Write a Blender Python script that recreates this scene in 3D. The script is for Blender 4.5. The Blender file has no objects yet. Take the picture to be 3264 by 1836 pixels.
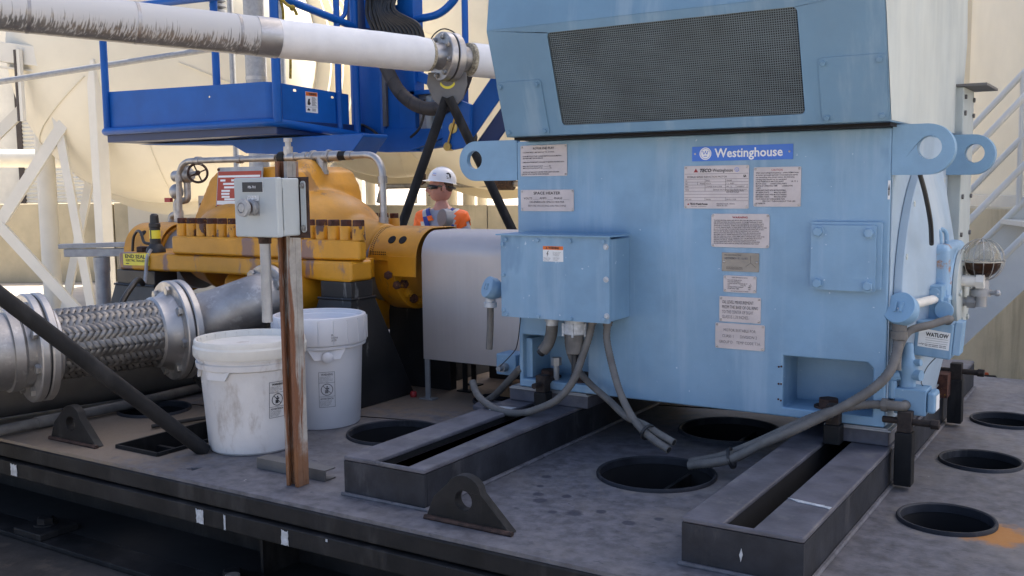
import bpy, math, random
from math import sin, cos, pi, radians
from mathutils import Vector, Matrix, noise
from mathutils.geometry import tessellate_polygon
random.seed(7)
SC = bpy.context.scene
COL = SC.collection

# ---------------------------------------------------------------- camera, sky, sun, exposure
cam_d = bpy.data.cameras.new('camera'); cam = bpy.data.objects.new('camera', cam_d); COL.objects.link(cam)
cam_d.sensor_width = 36.0; cam_d.lens = 35.176; cam_d.clip_start = 0.05; cam_d.clip_end = 2000
cam.matrix_world = Matrix(((0.84358, -0.04554, 0.53507, 0.0),
                           (0.53686, 0.09458, -0.83836, 0.0),
                           (-0.01243, 0.99447, 0.10424, 0.78),
                           (0, 0, 0, 1)))
SC.camera = cam
SUN_EL, SUN_AZ = radians(50), math.atan2(0.42, 0.75)      # azimuth from +Y towards +X: behind the plant, to the right
w = bpy.data.worlds.new('World'); SC.world = w; w.use_nodes = True
nt = w.node_tree; nt.nodes.clear()
sky = nt.nodes.new('ShaderNodeTexSky'); sky.sky_type = 'NISHITA'; sky.sun_disc = False
sky.sun_elevation = SUN_EL; sky.sun_rotation = SUN_AZ
sky.air_density = 0.6; sky.dust_density = 4.0; sky.ozone_density = 1.0
bg = nt.nodes.new('ShaderNodeBackground'); bg.inputs['Strength'].default_value = 0.15
wo = nt.nodes.new('ShaderNodeOutputWorld')
nt.links.new(sky.outputs[0], bg.inputs[0]); nt.links.new(bg.outputs[0], wo.inputs[0])
sd = bpy.data.lights.new('sun', 'SUN'); sd.energy = 5.0; sd.angle = radians(0.53); sd.color = (1.0, 0.93, 0.82)
sun = bpy.data.objects.new('sun', sd); COL.objects.link(sun)
S = Vector((sin(SUN_AZ)*cos(SUN_EL), cos(SUN_AZ)*cos(SUN_EL), sin(SUN_EL)))
sun.rotation_euler = S.to_track_quat('Z', 'Y').to_euler(); sun.location = S*60
vs_ = SC.view_settings; vs_.view_transform = 'Standard'; vs_.look = 'None'; vs_.gamma = 1.0; vs_.use_curve_mapping = False
vs_.exposure = 1.45

# ---------------------------------------------------------------- materials
MATS = {}
def mat(name, col, rough=0.5, metal=0.0, var=0.12, scale=6.0, col2=None, amt=0.0, thr=0.5, soft=0.08, cscale=4.0,
        stretch=(1, 1, 1), bump=0.0, bscale=40.0, spec=0.5, speck=None, clear=0.0, spots=(), rvar=0.1, tint=None, speck2=None):
    """principled paint with mottling, an optional second colour in stretched noise (stains, rust, streaks),
    fine specks and located stains (x, y, z, radius, colour)"""
    m = bpy.data.materials.new(name); m.use_nodes = True
    t = m.node_tree; N = t.nodes; L = t.links
    b = N['Principled BSDF']
    tc = N.new('ShaderNodeNewGeometry'); P = tc.outputs['Position']
    def noise_(sc, st=(1, 1, 1), det=6, ro=0.6):
        mp = N.new('ShaderNodeMapping'); mp.inputs['Scale'].default_value = st; L.new(P, mp.inputs['Vector'])
        n = N.new('ShaderNodeTexNoise'); n.inputs['Scale'].default_value = sc; n.inputs['Detail'].default_value = det
        n.inputs['Roughness'].default_value = ro
        L.new(mp.outputs[0], n.inputs['Vector']); return n.outputs['Fac']
    def ramp(src, a, c):
        r = N.new('ShaderNodeMapRange'); r.inputs['From Min'].default_value = a; r.inputs['From Max'].default_value = c
        r.interpolation_type = 'SMOOTHSTEP'; L.new(src, r.inputs['Value']); return r.outputs[0]
    def mix(fac, A, B, mode='MIX', f=1.0):
        x = N.new('ShaderNodeMix'); x.data_type = 'RGBA'; x.blend_type = mode
        if fac is None: x.inputs[0].default_value = f
        else:
            if f != 1.0:
                k = N.new('ShaderNodeMath'); k.operation = 'MULTIPLY'; k.inputs[1].default_value = f; L.new(fac, k.inputs[0]); fac = k.outputs[0]
            L.new(fac, x.inputs[0])
        for i, v in ((6, A), (7, B)):
            if isinstance(v, (tuple, list)): x.inputs[i].default_value = (*v, 1) if len(v) == 3 else v
            else: L.new(v, x.inputs[i])
        return x.outputs[2]
    nz = noise_(scale)
    dark = tuple(max(0, c*(1-2.2*var)) for c in col); lite = tuple(min(1, c*(1+1.4*var)) for c in col)
    c = mix(ramp(nz, 0.25, 0.75), dark, lite)
    if tint: c = mix(ramp(noise_(scale*0.35), 0.4, 0.65), c, tint[0], f=tint[1])
    if col2:
        c = mix(ramp(noise_(cscale, stretch, 8, 0.65), thr, thr+soft), c, col2, f=amt)
    if speck:
        c = mix(ramp(noise_(speck[1], speck[3] if len(speck) > 3 else (1, 1, 1), 2), speck[2], speck[2]+0.03), c, speck[0])
    if speck2:
        c = mix(ramp(noise_(speck2[1], speck2[3], 5, 0.7), speck2[2], speck2[2]+0.06), c, speck2[0], f=0.75)
    for (x, y, z, r, cc) in spots:
        vd = N.new('ShaderNodeVectorMath'); vd.operation = 'DISTANCE'; vd.inputs[1].default_value = (x, y, z); L.new(P, vd.inputs[0])
        ad = N.new('ShaderNodeMath'); ad.operation = 'MULTIPLY_ADD'; ad.inputs[1].default_value = r*1.3; L.new(noise_(24), ad.inputs[0]); L.new(vd.outputs['Value'], ad.inputs[2])
        c = mix(ramp(ad.outputs[0], r*1.75, r*1.2), c, cc, f=0.85)
    L.new(c, b.inputs['Base Color'])
    rr = N.new('ShaderNodeMapRange'); rr.inputs['To Min'].default_value = max(0.02, rough-rvar); rr.inputs['To Max'].default_value = min(1, rough+rvar)
    L.new(noise_(scale*2.3), rr.inputs['Value']); L.new(rr.outputs[0], b.inputs['Roughness'])
    b.inputs['Metallic'].default_value = metal
    b.inputs['Specular IOR Level'].default_value = spec
    if clear: b.inputs['Coat Weight'].default_value = clear
    if bump:
        bp = N.new('ShaderNodeBump'); bp.inputs['Strength'].default_value = bump; bp.inputs['Distance'].default_value = 0.004
        L.new(noise_(bscale), bp.inputs['Height']); L.new(bp.outputs[0], b.inputs['Normal'])
    MATS[name] = m; return m

RUST = (0.16, 0.055, 0.022)
mat('motor_blue', (0.20, 0.35, 0.50), 0.5, var=0.07, scale=5, col2=(0.36, 0.49, 0.61), amt=0.42, thr=0.5, soft=0.18, cscale=9, stretch=(1, 1, 0.09), bump=0.12, bscale=260, speck=((0.46, 0.58, 0.68), 60, 0.72), tint=((0.24, 0.375, 0.50), 0.6), speck2=((0.155, 0.28, 0.42), 3.2, 0.60, (1, 1, 0.35)))
mat('end_lit_blue', (0.33, 0.425, 0.51), 0.55, var=0.07, scale=5, col2=(0.50, 0.54, 0.55), amt=0.5, thr=0.48, soft=0.2, cscale=6, stretch=(1, 1, 0.2), bump=0.12, bscale=200)  # paler motor blue, light on the right end put into the colour
mat('hood_blue', (0.145, 0.268, 0.385), 0.52, var=0.06, scale=4, col2=(0.30, 0.40, 0.48), amt=0.4, thr=0.5, soft=0.16, cscale=12, stretch=(1, 0.5, 0.06), bump=0.12, bscale=260, tint=((0.16, 0.25, 0.33), 0.5))
mat('pale_lit_blue', (0.40, 0.44, 0.43), 0.6, var=0.07, scale=3, col2=(0.60, 0.62, 0.56), amt=0.6, thr=0.42, soft=0.3, cscale=2.4, stretch=(1, 1, 0.25), bump=0.1, bscale=200)  # pale copy of the blue paint with warm bounce light mixed in
mat('chipped_blue', (0.20, 0.35, 0.50), 0.5, var=0.06, scale=6, col2=(0.07, 0.035, 0.025), amt=0.95, thr=0.70, soft=0.02, cscale=22, bump=0.15, bscale=200)
mat('rusty_blue', (0.26, 0.41, 0.56), 0.5, var=0.08, scale=9, col2=(0.34, 0.15, 0.04), amt=0.9, thr=0.53, soft=0.07, cscale=14, bump=0.2, bscale=160)
mat('screen_wire', (0.15, 0.185, 0.20), 0.6, 0.2, var=0.1)
mat('inside_shade', (0.006, 0.006, 0.007), 0.9, var=0.1)  # near-black that paints in the shade inside openings and gaps
mat('black_rubber', (0.022, 0.022, 0.023), 0.55, var=0.15)
mat('plate_steel', (0.52, 0.475, 0.475), 0.42, 0.2, var=0.05, scale=14, bump=0.06, bscale=300)
mat('plate_dull', (0.25, 0.235, 0.215), 0.4, 0.5, var=0.08, scale=14)
mat('print_black', (0.03, 0.03, 0.032), 0.6, var=0.02)
mat('print_faded', (0.16, 0.155, 0.16), 0.6, var=0.3, scale=90)
mat('print_red', (0.32, 0.03, 0.035), 0.6, var=0.05)
mat('print_white', (0.80, 0.81, 0.83), 0.5, var=0.02)
mat('sign_blue', (0.045, 0.17, 0.62), 0.4, var=0.03)
mat('sticker_white', (0.78, 0.79, 0.78), 0.5, var=0.03)
mat('sticker_orange', (0.75, 0.16, 0.02), 0.5, var=0.04)
mat('sticker_yellow', (0.80, 0.68, 0.05), 0.45, var=0.05)
mat('bolt_steel', (0.40, 0.39, 0.37), 0.42, 0.85, var=0.15, scale=30)
mat('rivet_steel', (0.48, 0.45, 0.42), 0.35, 0.9, var=0.1)
mat('rust_bolt', (0.085, 0.030, 0.018), 0.8, 0.1, var=0.3, scale=40, col2=(0.42, 0.21, 0.02), amt=0.9, thr=0.60, soft=0.04, cscale=30, bump=0.4, bscale=120)
mat('brown_bolt', (0.055, 0.030, 0.022), 0.8, 0.1, var=0.3, scale=40, bump=0.4, bscale=120)
mat('deck', (0.118, 0.117, 0.132), 0.62, var=0.20, scale=26, col2=(0.19, 0.175, 0.165), amt=0.6, thr=0.46, soft=0.25, cscale=3.0, bump=0.25, bscale=60, speck=((0.36, 0.35, 0.34), 34, 0.755),
    spots=((-1.082, 2.400, 0, 0.200, (0.20, 0.185, 0.17)), (-1.975, 2.400, 0, 0.190, (0.20, 0.185, 0.17)), (-0.362, 2.400, 0, 0.140, (0.20, 0.185, 0.17)), (-0.364, 2.955, 0, 0.140, (0.20, 0.185, 0.17)), (-1.270, 2.100, 0, 0.016, (0.035, 0.036, 0.052)), (-1.240, 2.060, 0, 0.022, (0.035, 0.036, 0.052)), (-1.300, 2.160, 0, 0.012, (0.035, 0.036, 0.052)), (-1.200, 2.120, 0, 0.014, (0.035, 0.036, 0.052)), (-1.120, 2.020, 0, 0.024, (0.035, 0.036, 0.052)), (-1.170, 2.000, 0, 0.013, (0.035, 0.036, 0.052)), (-1.070, 2.060, 0, 0.016, (0.035, 0.036, 0.052)), (-0.980, 2.020, 0, 0.018, (0.035, 0.036, 0.052)), (-0.930, 2.080, 0, 0.012, (0.035, 0.036, 0.052)), (-1.330, 2.240, 0, 0.014, (0.035, 0.036, 0.052)), (-0.255, 2.36, 0, 0.085, (0.42, 0.17, 0.025)), (-2.75, 2.0, 0, 0.55, (0.20, 0.155, 0.11)), (-2.25, 3.1, 0, 0.6, (0.22, 0.165, 0.115)), (-1.0, 3.4, 0, 0.55, (0.19, 0.15, 0.115))), rvar=0.16, speck2=((0.05, 0.051, 0.064), 17.0, 0.60, (1.0, 2.4, 1)))
mat('black_steel', (0.014, 0.014, 0.015), 0.62, var=0.25, scale=7, col2=(0.05, 0.048, 0.047), amt=0.6, thr=0.5, soft=0.2, cscale=10, stretch=(1, 1, 0.25), bump=0.2, bscale=70, rvar=0.15, spec=0.25)
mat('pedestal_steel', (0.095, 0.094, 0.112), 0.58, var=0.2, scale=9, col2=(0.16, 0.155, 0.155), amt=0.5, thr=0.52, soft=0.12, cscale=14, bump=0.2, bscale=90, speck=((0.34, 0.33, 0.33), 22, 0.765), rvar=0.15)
mat('scuffed_black', (0.020, 0.020, 0.021), 0.45, var=0.2, scale=6, col2=(0.22, 0.22, 0.21), amt=0.7, thr=0.66, soft=0.05, cscale=9, stretch=(2.2, 1, 0.22), bump=0.15, bscale=60)
mat('pump_yellow', (0.60, 0.265, 0.010), 0.45, var=0.12, scale=6, col2=(0.09, 0.03, 0.02), amt=0.9, thr=0.735, soft=0.02, cscale=34, bump=0.2, bscale=90, tint=((0.44, 0.19, 0.012), 0.6), rvar=0.12, speck2=((0.26, 0.13, 0.05), 9.0, 0.60, (1, 1, 0.3)))
mat('pump_stained', (0.57, 0.26, 0.012), 0.42, var=0.1, scale=5, col2=(0.20, 0.125, 0.12), amt=0.9, thr=0.53, soft=0.05, cscale=4.5, stretch=(1, 1, 0.35), bump=0.2, bscale=90)
mat('boss_yellow', (0.57, 0.26, 0.012), 0.42, var=0.1, scale=12, col2=(0.075, 0.04, 0.032), amt=0.95, thr=0.55, soft=0.03, cscale=13, stretch=(1, 1, 0.6), bump=0.2, bscale=90)
mat('stainless', (0.44, 0.425, 0.41), 0.45, 0.85, var=0.06, scale=9, bump=0.04, bscale=300, col2=(0.62, 0.60, 0.58), amt=0.5, thr=0.5, soft=0.15, cscale=6, stretch=(4, 0.4, 4))
mat('guard_steel', (0.50, 0.46, 0.44), 0.48, 0.55, var=0.04, scale=3, col2=(0.53, 0.50, 0.485), amt=0.35, thr=0.45, soft=0.2, cscale=26, stretch=(1.6, 1, 0.05), bump=0.05, bscale=200, rvar=0.12)
mat('dull_stainless', (0.40, 0.385, 0.37), 0.5, 0.9, var=0.12, scale=10, bump=0.2, bscale=120, col2=(0.56, 0.54, 0.52), amt=0.5, thr=0.55, soft=0.06, cscale=16)
mat('braid_steel', (0.23, 0.22, 0.205), 0.42, 0.75, var=0.2, scale=20, col2=(0.6, 0.58, 0.55), amt=0.8, thr=0.70, soft=0.04, cscale=9, stretch=(1, 1, 0.6))
mat('galvanised', (0.36, 0.365, 0.37), 0.55, 0.55, var=0.07, scale=26, bump=0.1, bscale=90)
mat('box_grey', (0.40, 0.435, 0.44), 0.5, var=0.04, scale=6, col2=(0.50, 0.52, 0.52), amt=0.4, thr=0.5, soft=0.2, cscale=10, stretch=(1, 1, 0.1), bump=0.12, bscale=260)
mat('rusty_strut', (0.33, 0.31, 0.28), 0.7, 0.0, var=0.16, scale=16, col2=(0.17, 0.062, 0.022), amt=0.95, thr=0.46, soft=0.08, cscale=26, stretch=(1, 1, 0.10), bump=0.4, bscale=80, spots=((-1.85, 1.85, 0.02, 0.10, (0.20, 0.08, 0.025)),))
mat('white_plastic', (0.68, 0.67, 0.68), 0.42, var=0.02, scale=6, tint=((0.60, 0.59, 0.60), 0.4))
mat('dirty_plastic', (0.66, 0.64, 0.615), 0.5, var=0.05, scale=8, col2=(0.30, 0.235, 0.175), amt=0.55, thr=0.53, soft=0.15, cscale=13, stretch=(1, 1, 0.4), bump=0.2, bscale=80)
mat('cream_plastic', (0.72, 0.69, 0.62), 0.45, var=0.05, scale=10, col2=(0.36, 0.28, 0.20), amt=0.6, thr=0.58, soft=0.12, cscale=12)
mat('insulation_white', (0.82, 0.81, 0.79), 0.6, var=0.03, scale=9, bump=0.35, bscale=14)
mat('insulation_fray', (0.48, 0.42, 0.30), 0.8, var=0.3, scale=60, bump=0.6, bscale=80)
mat('conduit_grey', (0.135, 0.128, 0.118), 0.6, var=0.12, scale=30, bump=0.15, bscale=90)
mat('fitting_white', (0.50, 0.53, 0.56), 0.5, 0.2, var=0.14, scale=60)
mat('lift_blue', (0.006, 0.10, 0.39), 0.42, var=0.06, scale=5, bump=0.05, bscale=150, spec=0.3, speck=((0.5, 0.55, 0.6), 60, 0.77))
mat('lift_dark', (0.008, 0.03, 0.12), 0.4, var=0.06, scale=5)
mat('hose_black', (0.017, 0.016, 0.015), 0.5, var=0.2, scale=20)
mat('hose_wrap', (0.045, 0.038, 0.034), 0.6, var=0.15, scale=20)
mat('grey_steel', (0.15, 0.145, 0.14), 0.5, 0.3, var=0.1)
mat('beige_paint', (0.72, 0.66, 0.52), 0.5, var=0.035, scale=1.2, bump=0.05, bscale=60)
mat('beige_frame', (0.68, 0.65, 0.57), 0.55, var=0.03, scale=3)
mat('cream_paint', (0.72, 0.69, 0.60), 0.5, var=0.04, scale=3)
mat('shutter_white', (0.66, 0.64, 0.56), 0.5, var=0.04, scale=3)
mat('frame_brown', (0.055, 0.042, 0.035), 0.6, var=0.1)
mat('wall_concrete', (0.50, 0.43, 0.29), 0.85, var=0.10, scale=1.4, col2=(0.20, 0.165, 0.105), amt=0.6, thr=0.5, soft=0.2, cscale=2.6, stretch=(1, 1, 0.12), bump=0.35, bscale=30)
mat('ground_concrete', (0.52, 0.465, 0.38), 0.85, var=0.14, scale=1.1, col2=(0.28, 0.24, 0.19), amt=0.5, thr=0.55, soft=0.15, cscale=2.2, bump=0.3, bscale=40)
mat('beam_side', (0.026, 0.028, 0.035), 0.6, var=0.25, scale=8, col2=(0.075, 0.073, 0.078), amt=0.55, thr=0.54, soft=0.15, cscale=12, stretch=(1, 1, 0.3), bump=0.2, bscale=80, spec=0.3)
mat('plinth_concrete', (0.034, 0.030, 0.027), 0.85, var=0.3, scale=5, col2=(0.09, 0.072, 0.055), amt=0.7, thr=0.5, soft=0.15, cscale=7, bump=0.6, bscale=30)
mat('orange_cord', (0.62, 0.10, 0.025), 0.5, var=0.05)
mat('wood', (0.34, 0.20, 0.10), 0.75, var=0.2, scale=10, col2=(0.16, 0.08, 0.04), amt=0.7, thr=0.5, soft=0.1, cscale=12, stretch=(0.2, 1, 3), bump=0.3)
mat('rope_yellow', (0.34, 0.24, 0.03), 0.8, var=0.3, scale=60)
mat('skin', (0.50, 0.23, 0.17), 0.5, var=0.06, scale=14)
mat('shirt_grey', (0.34, 0.35, 0.42), 0.85, var=0.06, scale=12, bump=0.3, bscale=30)
mat('jeans', (0.05, 0.07, 0.14), 0.85, var=0.12, scale=20)
mat('boot_leather', (0.10, 0.05, 0.03), 0.6, var=0.1)
mat('vest_orange', (0.95, 0.15, 0.012), 0.6, var=0.04, scale=14, bump=0.25, bscale=30)
mat('vest_blue', (0.025, 0.05, 0.26), 0.7, var=0.05)
mat('vest_silver', (0.42, 0.40, 0.38), 0.4, 0.3, var=0.05)
mat('hat_white', (0.80, 0.79, 0.79), 0.3, var=0.02)
mat('hair_brown', (0.10, 0.045, 0.022), 0.7, var=0.2, scale=60)
mat('lens_black', (0.008, 0.007, 0.007), 0.12, var=0.02)
mat('copper_pin', (0.5, 0.36, 0.12), 0.35, 0.9, var=0.1)
mat('red_cap', (0.40, 0.03, 0.03), 0.5, var=0.1)
mat('seal_grey', (0.27, 0.275, 0.29), 0.5, 0.3, var=0.05)
mat('nameplate_red', (0.36, 0.045, 0.02), 0.5, 0.1, var=0.06)

def frost_mat():
    """metal pipe jacket; frost covers the upper side and runs down it in drips"""
    m = mat('frosted_jacket', (0.33, 0.315, 0.29), 0.42, 0.5, var=0.12, scale=9)
    t = m.node_tree; N = t.nodes; L = t.links; b = N['Principled BSDF']
    g = N.new('ShaderNodeNewGeometry'); se = N.new('ShaderNodeSeparateXYZ'); L.new(g.outputs['Normal'], se.inputs[0])
    mp = N.new('ShaderNodeMapping'); mp.inputs['Scale'].default_value = (16, 62, 0.45); L.new(g.outputs['Position'], mp.inputs['Vector'])
    n1 = N.new('ShaderNodeTexNoise'); n1.inputs['Scale'].default_value = 2.6; n1.inputs['Detail'].default_value = 3; L.new(mp.outputs[0], n1.inputs['Vector'])
    n2 = N.new('ShaderNodeTexNoise'); n2.inputs['Scale'].default_value = 60; n2.inputs['Detail'].default_value = 4; L.new(g.outputs['Position'], n2.inputs['Vector'])
    a = N.new('ShaderNodeMath'); a.operation = 'MULTIPLY_ADD'; a.inputs[1].default_value = 3.2; L.new(n1.outputs[0], a.inputs[0]); L.new(se.outputs['Z'], a.inputs[2])
    c = N.new('ShaderNodeMath'); c.operation = 'MULTIPLY_ADD'; c.inputs[1].default_value = 0.35; L.new(n2.outputs[0], c.inputs[0]); L.new(a.outputs[0], c.inputs[2])
    r = N.new('ShaderNodeMapRange'); r.inputs['From Min'].default_value = 1.16; r.inputs['From Max'].default_value = 1.42; L.new(c.outputs[0], r.inputs['Value'])
    old = b.inputs['Base Color'].links[0].from_socket
    x = N.new('ShaderNodeMix'); x.data_type = 'RGBA'; L.new(r.outputs[0], x.inputs[0]); L.new(old, x.inputs[6]); x.inputs[7].default_value = (0.56, 0.55, 0.53, 1)
    L.new(x.outputs[2], b.inputs['Base Color'])
    k = N.new('ShaderNodeMath'); k.operation = 'MULTIPLY_ADD'; k.inputs[1].default_value = -0.5; k.inputs[2].default_value = 0.5; L.new(r.outputs[0], k.inputs[0]); L.new(k.outputs[0], b.inputs['Metallic'])
    k2 = N.new('ShaderNodeMath'); k2.operation = 'MULTIPLY_ADD'; k2.inputs[1].default_value = 0.35; k2.inputs[2].default_value = 0.32; L.new(r.outputs[0], k2.inputs[0])
    for l in list(b.inputs['Roughness'].links): L.remove(l)
    L.new(k2.outputs[0], b.inputs['Roughness'])
frost_mat()
def glass_mat():
    m = bpy.data.materials.new('oiler_glass'); m.use_nodes = True; b = m.node_tree.nodes['Principled BSDF']
    b.inputs['Base Color'].default_value = (0.80, 0.78, 0.70, 1); b.inputs['Roughness'].default_value = 0.12; b.inputs['Transmission Weight'].default_value = 0.8; b.inputs['IOR'].default_value = 1.04
    MATS['oiler_glass'] = m
glass_mat()
mat('dark_bolt', (0.028, 0.020, 0.017), 0.8, 0.1, var=0.3, scale=40, bump=0.4, bscale=120)
mat('oil_brown', (0.035, 0.014, 0.004), 0.15, var=0.05)

# ---------------------------------------------------------------- geometry helpers
ORG = {}
V = Vector
def frame(axis):
    a = V(axis).normalized(); h = V((0, 0, 1)) if abs(a.z) < 0.9 else V((1, 0, 0))
    u = h.cross(a).normalized(); return u, a.cross(u), a
class MB:
    def __init__(s): s.v = []; s.f = []
    def add(s, vs, fs):
        o = len(s.v); s.v += [tuple(p) for p in vs]; s.f += [tuple(i+o for i in f) for f in fs]; return s
    def box(s, x0, x1, y0, y1, z0, z1):
        return s.add([(x0,y0,z0),(x1,y0,z0),(x1,y1,z0),(x0,y1,z0),(x0,y0,z1),(x1,y0,z1),(x1,y1,z1),(x0,y1,z1)],
                     [(0,3,2,1),(4,5,6,7),(0,1,5,4),(1,2,6,5),(2,3,7,6),(3,0,4,7)])
    def bar(s, p0, p1, wd, ht, up=(0, 0, 1)):
        p0, p1 = V(p0), V(p1); a = (p1-p0).normalized(); u = a.cross(V(up)); u = u.normalized() if u.length > 1e-6 else V((1,0,0)); v = u.cross(a)
        q = [p + u*(i*wd/2) + v*(j*ht/2) for p in (p0, p1) for i, j in ((-1,-1),(1,-1),(1,1),(-1,1))]
        return s.add(q, [(3,2,1,0),(4,5,6,7),(0,1,5,4),(1,2,6,5),(2,3,7,6),(3,0,4,7)])
    def lathe(s, prof, p0, axis, n=32, closed=False):
        u, v, a = frame(axis); p0 = V(p0); vs = []; fs = []
        for r, h in prof:
            for i in range(n):
                t = 2*pi*i/n; vs.append(p0 + a*h + u*(r*cos(t)) + v*(r*sin(t)))
        m = len(prof)
        for j in range(m-1 if not closed else m):
            j2 = (j+1) % m
            for i in range(n): k = (i+1) % n; fs.append((j*n+i, j*n+k, j2*n+k, j2*n+i))
        if not closed:
            if prof[0][0] > 1e-5: fs.append(tuple(range(n-1, -1, -1)))
            if prof[-1][0] > 1e-5: fs.append(tuple((m-1)*n+i for i in range(n)))
        return s.add(vs, fs)
    def cyl(s, p0, p1, r, r1=None, n=24):
        a = V(p1)-V(p0); return s.lathe([(r, 0), (r if r1 is None else r1, a.length)], p0, a, n)
    def ring(s, p0, axis, ri, ro, h, n=36):
        return s.lathe([(ri, 0), (ro, 0), (ro, h), (ri, h)], p0, axis, n, closed=True)
    def tube(s, pts, r, n=10, rf=None):
        pts = [V(p) for p in pts]; vs = []; fs = []; m = len(pts)
        T = [(pts[min(i+1, m-1)]-pts[max(i-1, 0)]).normalized() for i in range(m)]
        u = frame(T[0])[0]
        for i in range(m):
            u = (u - T[i]*u.dot(T[i])).normalized(); v = T[i].cross(u); rr = r if rf is None else r*rf(i/(m-1))
            for k in range(n): t = 2*pi*k/n; vs.append(pts[i] + u*(rr*cos(t)) + v*(rr*sin(t)))
        for i in range(m-1):
            for k in range(n): k2 = (k+1) % n; fs.append((i*n+k, i*n+k2, (i+1)*n+k2, (i+1)*n+k))
        fs.append(tuple(range(n-1, -1, -1))); fs.append(tuple((m-1)*n+k for k in range(n)))
        return s.add(vs, fs)
    def plate(s, outline, holes, o, u, v, th):
        """polygon with holes in the plane o + x*u + y*v, extruded th along u x v"""
        o, u, v = V(o), V(u), V(v); w_ = u.cross(v).normalized()*th
        loops = [list(outline)] + [list(h) for h in holes]; flat = [p for l in loops for p in l]; k = len(flat)
        tri = tessellate_polygon([[V((p[0], p[1], 0)) for p in l] for l in loops])
        A = [o + u*p[0] + v*p[1] for p in flat]; vs = A + [p + w_ for p in A]; fs = []
        for t in tri:
            a, b, c = flat[t[0]], flat[t[1]], flat[t[2]]
            if (b[0]-a[0])*(c[1]-a[1])-(b[1]-a[1])*(c[0]-a[0]) < 0: t = (t[0], t[2], t[1])
            fs.append((t[2], t[1], t[0])); fs.append((t[0]+k, t[1]+k, t[2]+k))
        i0 = 0
        for li, l in enumerate(loops):
            m = len(l); ar = sum(l[i][0]*l[(i+1) % m][1]-l[(i+1) % m][0]*l[i][1] for i in range(m))
            flip = (ar > 0) != (li == 0)
            for i in range(m):
                a, b = i0+i, i0+(i+1) % m
                fs.append((a, b, b+k, a+k) if not flip else (b, a, a+k, b+k))
            i0 += m
        return s.add(vs, fs)
    def ell(s, c, r, nu=24, nv=16, M=None):
        c = V(c); vs = []; fs = []
        for j in range(nv+1):
            ph = pi*j/nv
            for i in range(nu):
                t = 2*pi*i/nu; p = V((r[0]*sin(ph)*cos(t), r[1]*sin(ph)*sin(t), r[2]*cos(ph)))
                vs.append(c + (M @ p if M else p))
        for j in range(nv):
            for i in range(nu): k = (i+1) % nu; fs.append((j*nu+i, (j+1)*nu+i, (j+1)*nu+k, j*nu+k))
        return s.add(vs, fs)
    def build(s, name, m, parent=None, bevel=0.0, seg=2, ang=35, smooth=True, label=None, kind=None):
        if parent is not None: org = ORG[parent.name]
        else:
            xs = [p[0] for p in s.v]; ys = [p[1] for p in s.v]; zs = [p[2] for p in s.v]
            org = V(((min(xs)+max(xs))/2, (min(ys)+max(ys))/2, min(zs)))
        me = bpy.data.meshes.new(name); me.from_pydata([tuple(V(p)-org) for p in s.v], [], s.f); me.validate(); me.update()
        if isinstance(m, str): m = MATS[m]
        me.materials.append(m)
        o = bpy.data.objects.new(name, me); COL.objects.link(o)
        if smooth and len(me.polygons):
            me.polygons.foreach_set('use_smooth', [True]*len(me.polygons)); me.set_sharp_from_angle(angle=radians(ang))
        if bevel:
            b = o.modifiers.new('bevel', 'BEVEL'); b.width = bevel; b.segments = seg; b.limit_method = 'ANGLE'; b.angle_limit = radians(40); b.harden_normals = True
        if parent is not None: o.parent = parent
        else: o.location = org
        ORG[o.name] = org
        if label: o['label'] = label
        if kind: o['kind'] = kind
        return o
def tag(o, label, cat=None, group=None, kind=None):
    o['label'] = label
    if cat: o['category'] = cat
    if group: o['group'] = group
    if kind: o['kind'] = kind
    return o
def thing(name, label, cat, loc, group=None):
    o = bpy.data.objects.new(name, None); COL.objects.link(o); o.location = loc; o.empty_display_size = 0.1; ORG[o.name] = V(loc)
    return tag(o, label, cat, group)
def struct(o, label=None):
    o['kind'] = 'structure'
    if label: o['label'] = label
    return o
def inst(me, name, parent, M):
    o = bpy.data.objects.new(name, me); COL.objects.link(o); o.parent = parent
    o.matrix_local = Matrix.Translation(-ORG[parent.name]) @ M; ORG[o.name] = ORG[parent.name]; return o
def place(p, axis, r=1.0, rot=0.0):
    u, v, a = frame(axis); u2 = u*cos(rot)+v*sin(rot); v2 = a.cross(u2)
    return Matrix(((u2.x*r, v2.x*r, a.x*r, p[0]), (u2.y*r, v2.y*r, a.y*r, p[1]), (u2.z*r, v2.z*r, a.z*r, p[2]), (0, 0, 0, 1)))
def unit_mesh(name, mb, m, smooth=True, ang=35):
    me = bpy.data.meshes.new(name); me.from_pydata(mb.v, [], mb.f); me.update(); me.materials.append(MATS[m])
    if smooth: me.polygons.foreach_set('use_smooth', [True]*len(me.polygons)); me.set_sharp_from_angle(angle=radians(ang))
    return me
_b = {}
def bolt(parent, p, axis, r, m='bolt_steel', rot=None, name='bolt', style='hex'):
    key = (m, style)
    if key not in _b:
        mb = MB()
        if style == 'hex':
            mb.lathe([(1.35, 0), (1.35, 0.16)], (0,0,0), (0,0,1), 16); mb.lathe([(1, 0.15), (1, 0.78), (0.86, 0.88)], (0,0,0), (0,0,1), 6)
        elif style == 'dome': mb.lathe([(1, 0), (0.95, 0.3), (0.6, 0.6), (0.0, 0.7)], (0,0,0), (0,0,1), 10)
        elif style == 'stud':
            mb.lathe([(1, 0), (1, 0.9), (0.88, 1.0)], (0,0,0), (0,0,1), 6); mb.lathe([(0.55, 0.95), (0.55, 1.35), (0.48, 1.42)], (0,0,0), (0,0,1), 12)
        elif style == 'slim': mb.lathe([(1, 0), (1, 0.7), (0.86, 0.8)], (0,0,0), (0,0,1), 6)
        _b[key] = unit_mesh('bolt_'+m+'_'+style, mb, m, ang=30)
    return inst(_b[key], name, parent, place(p, axis, r, random.random() if rot is None else rot))
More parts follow.
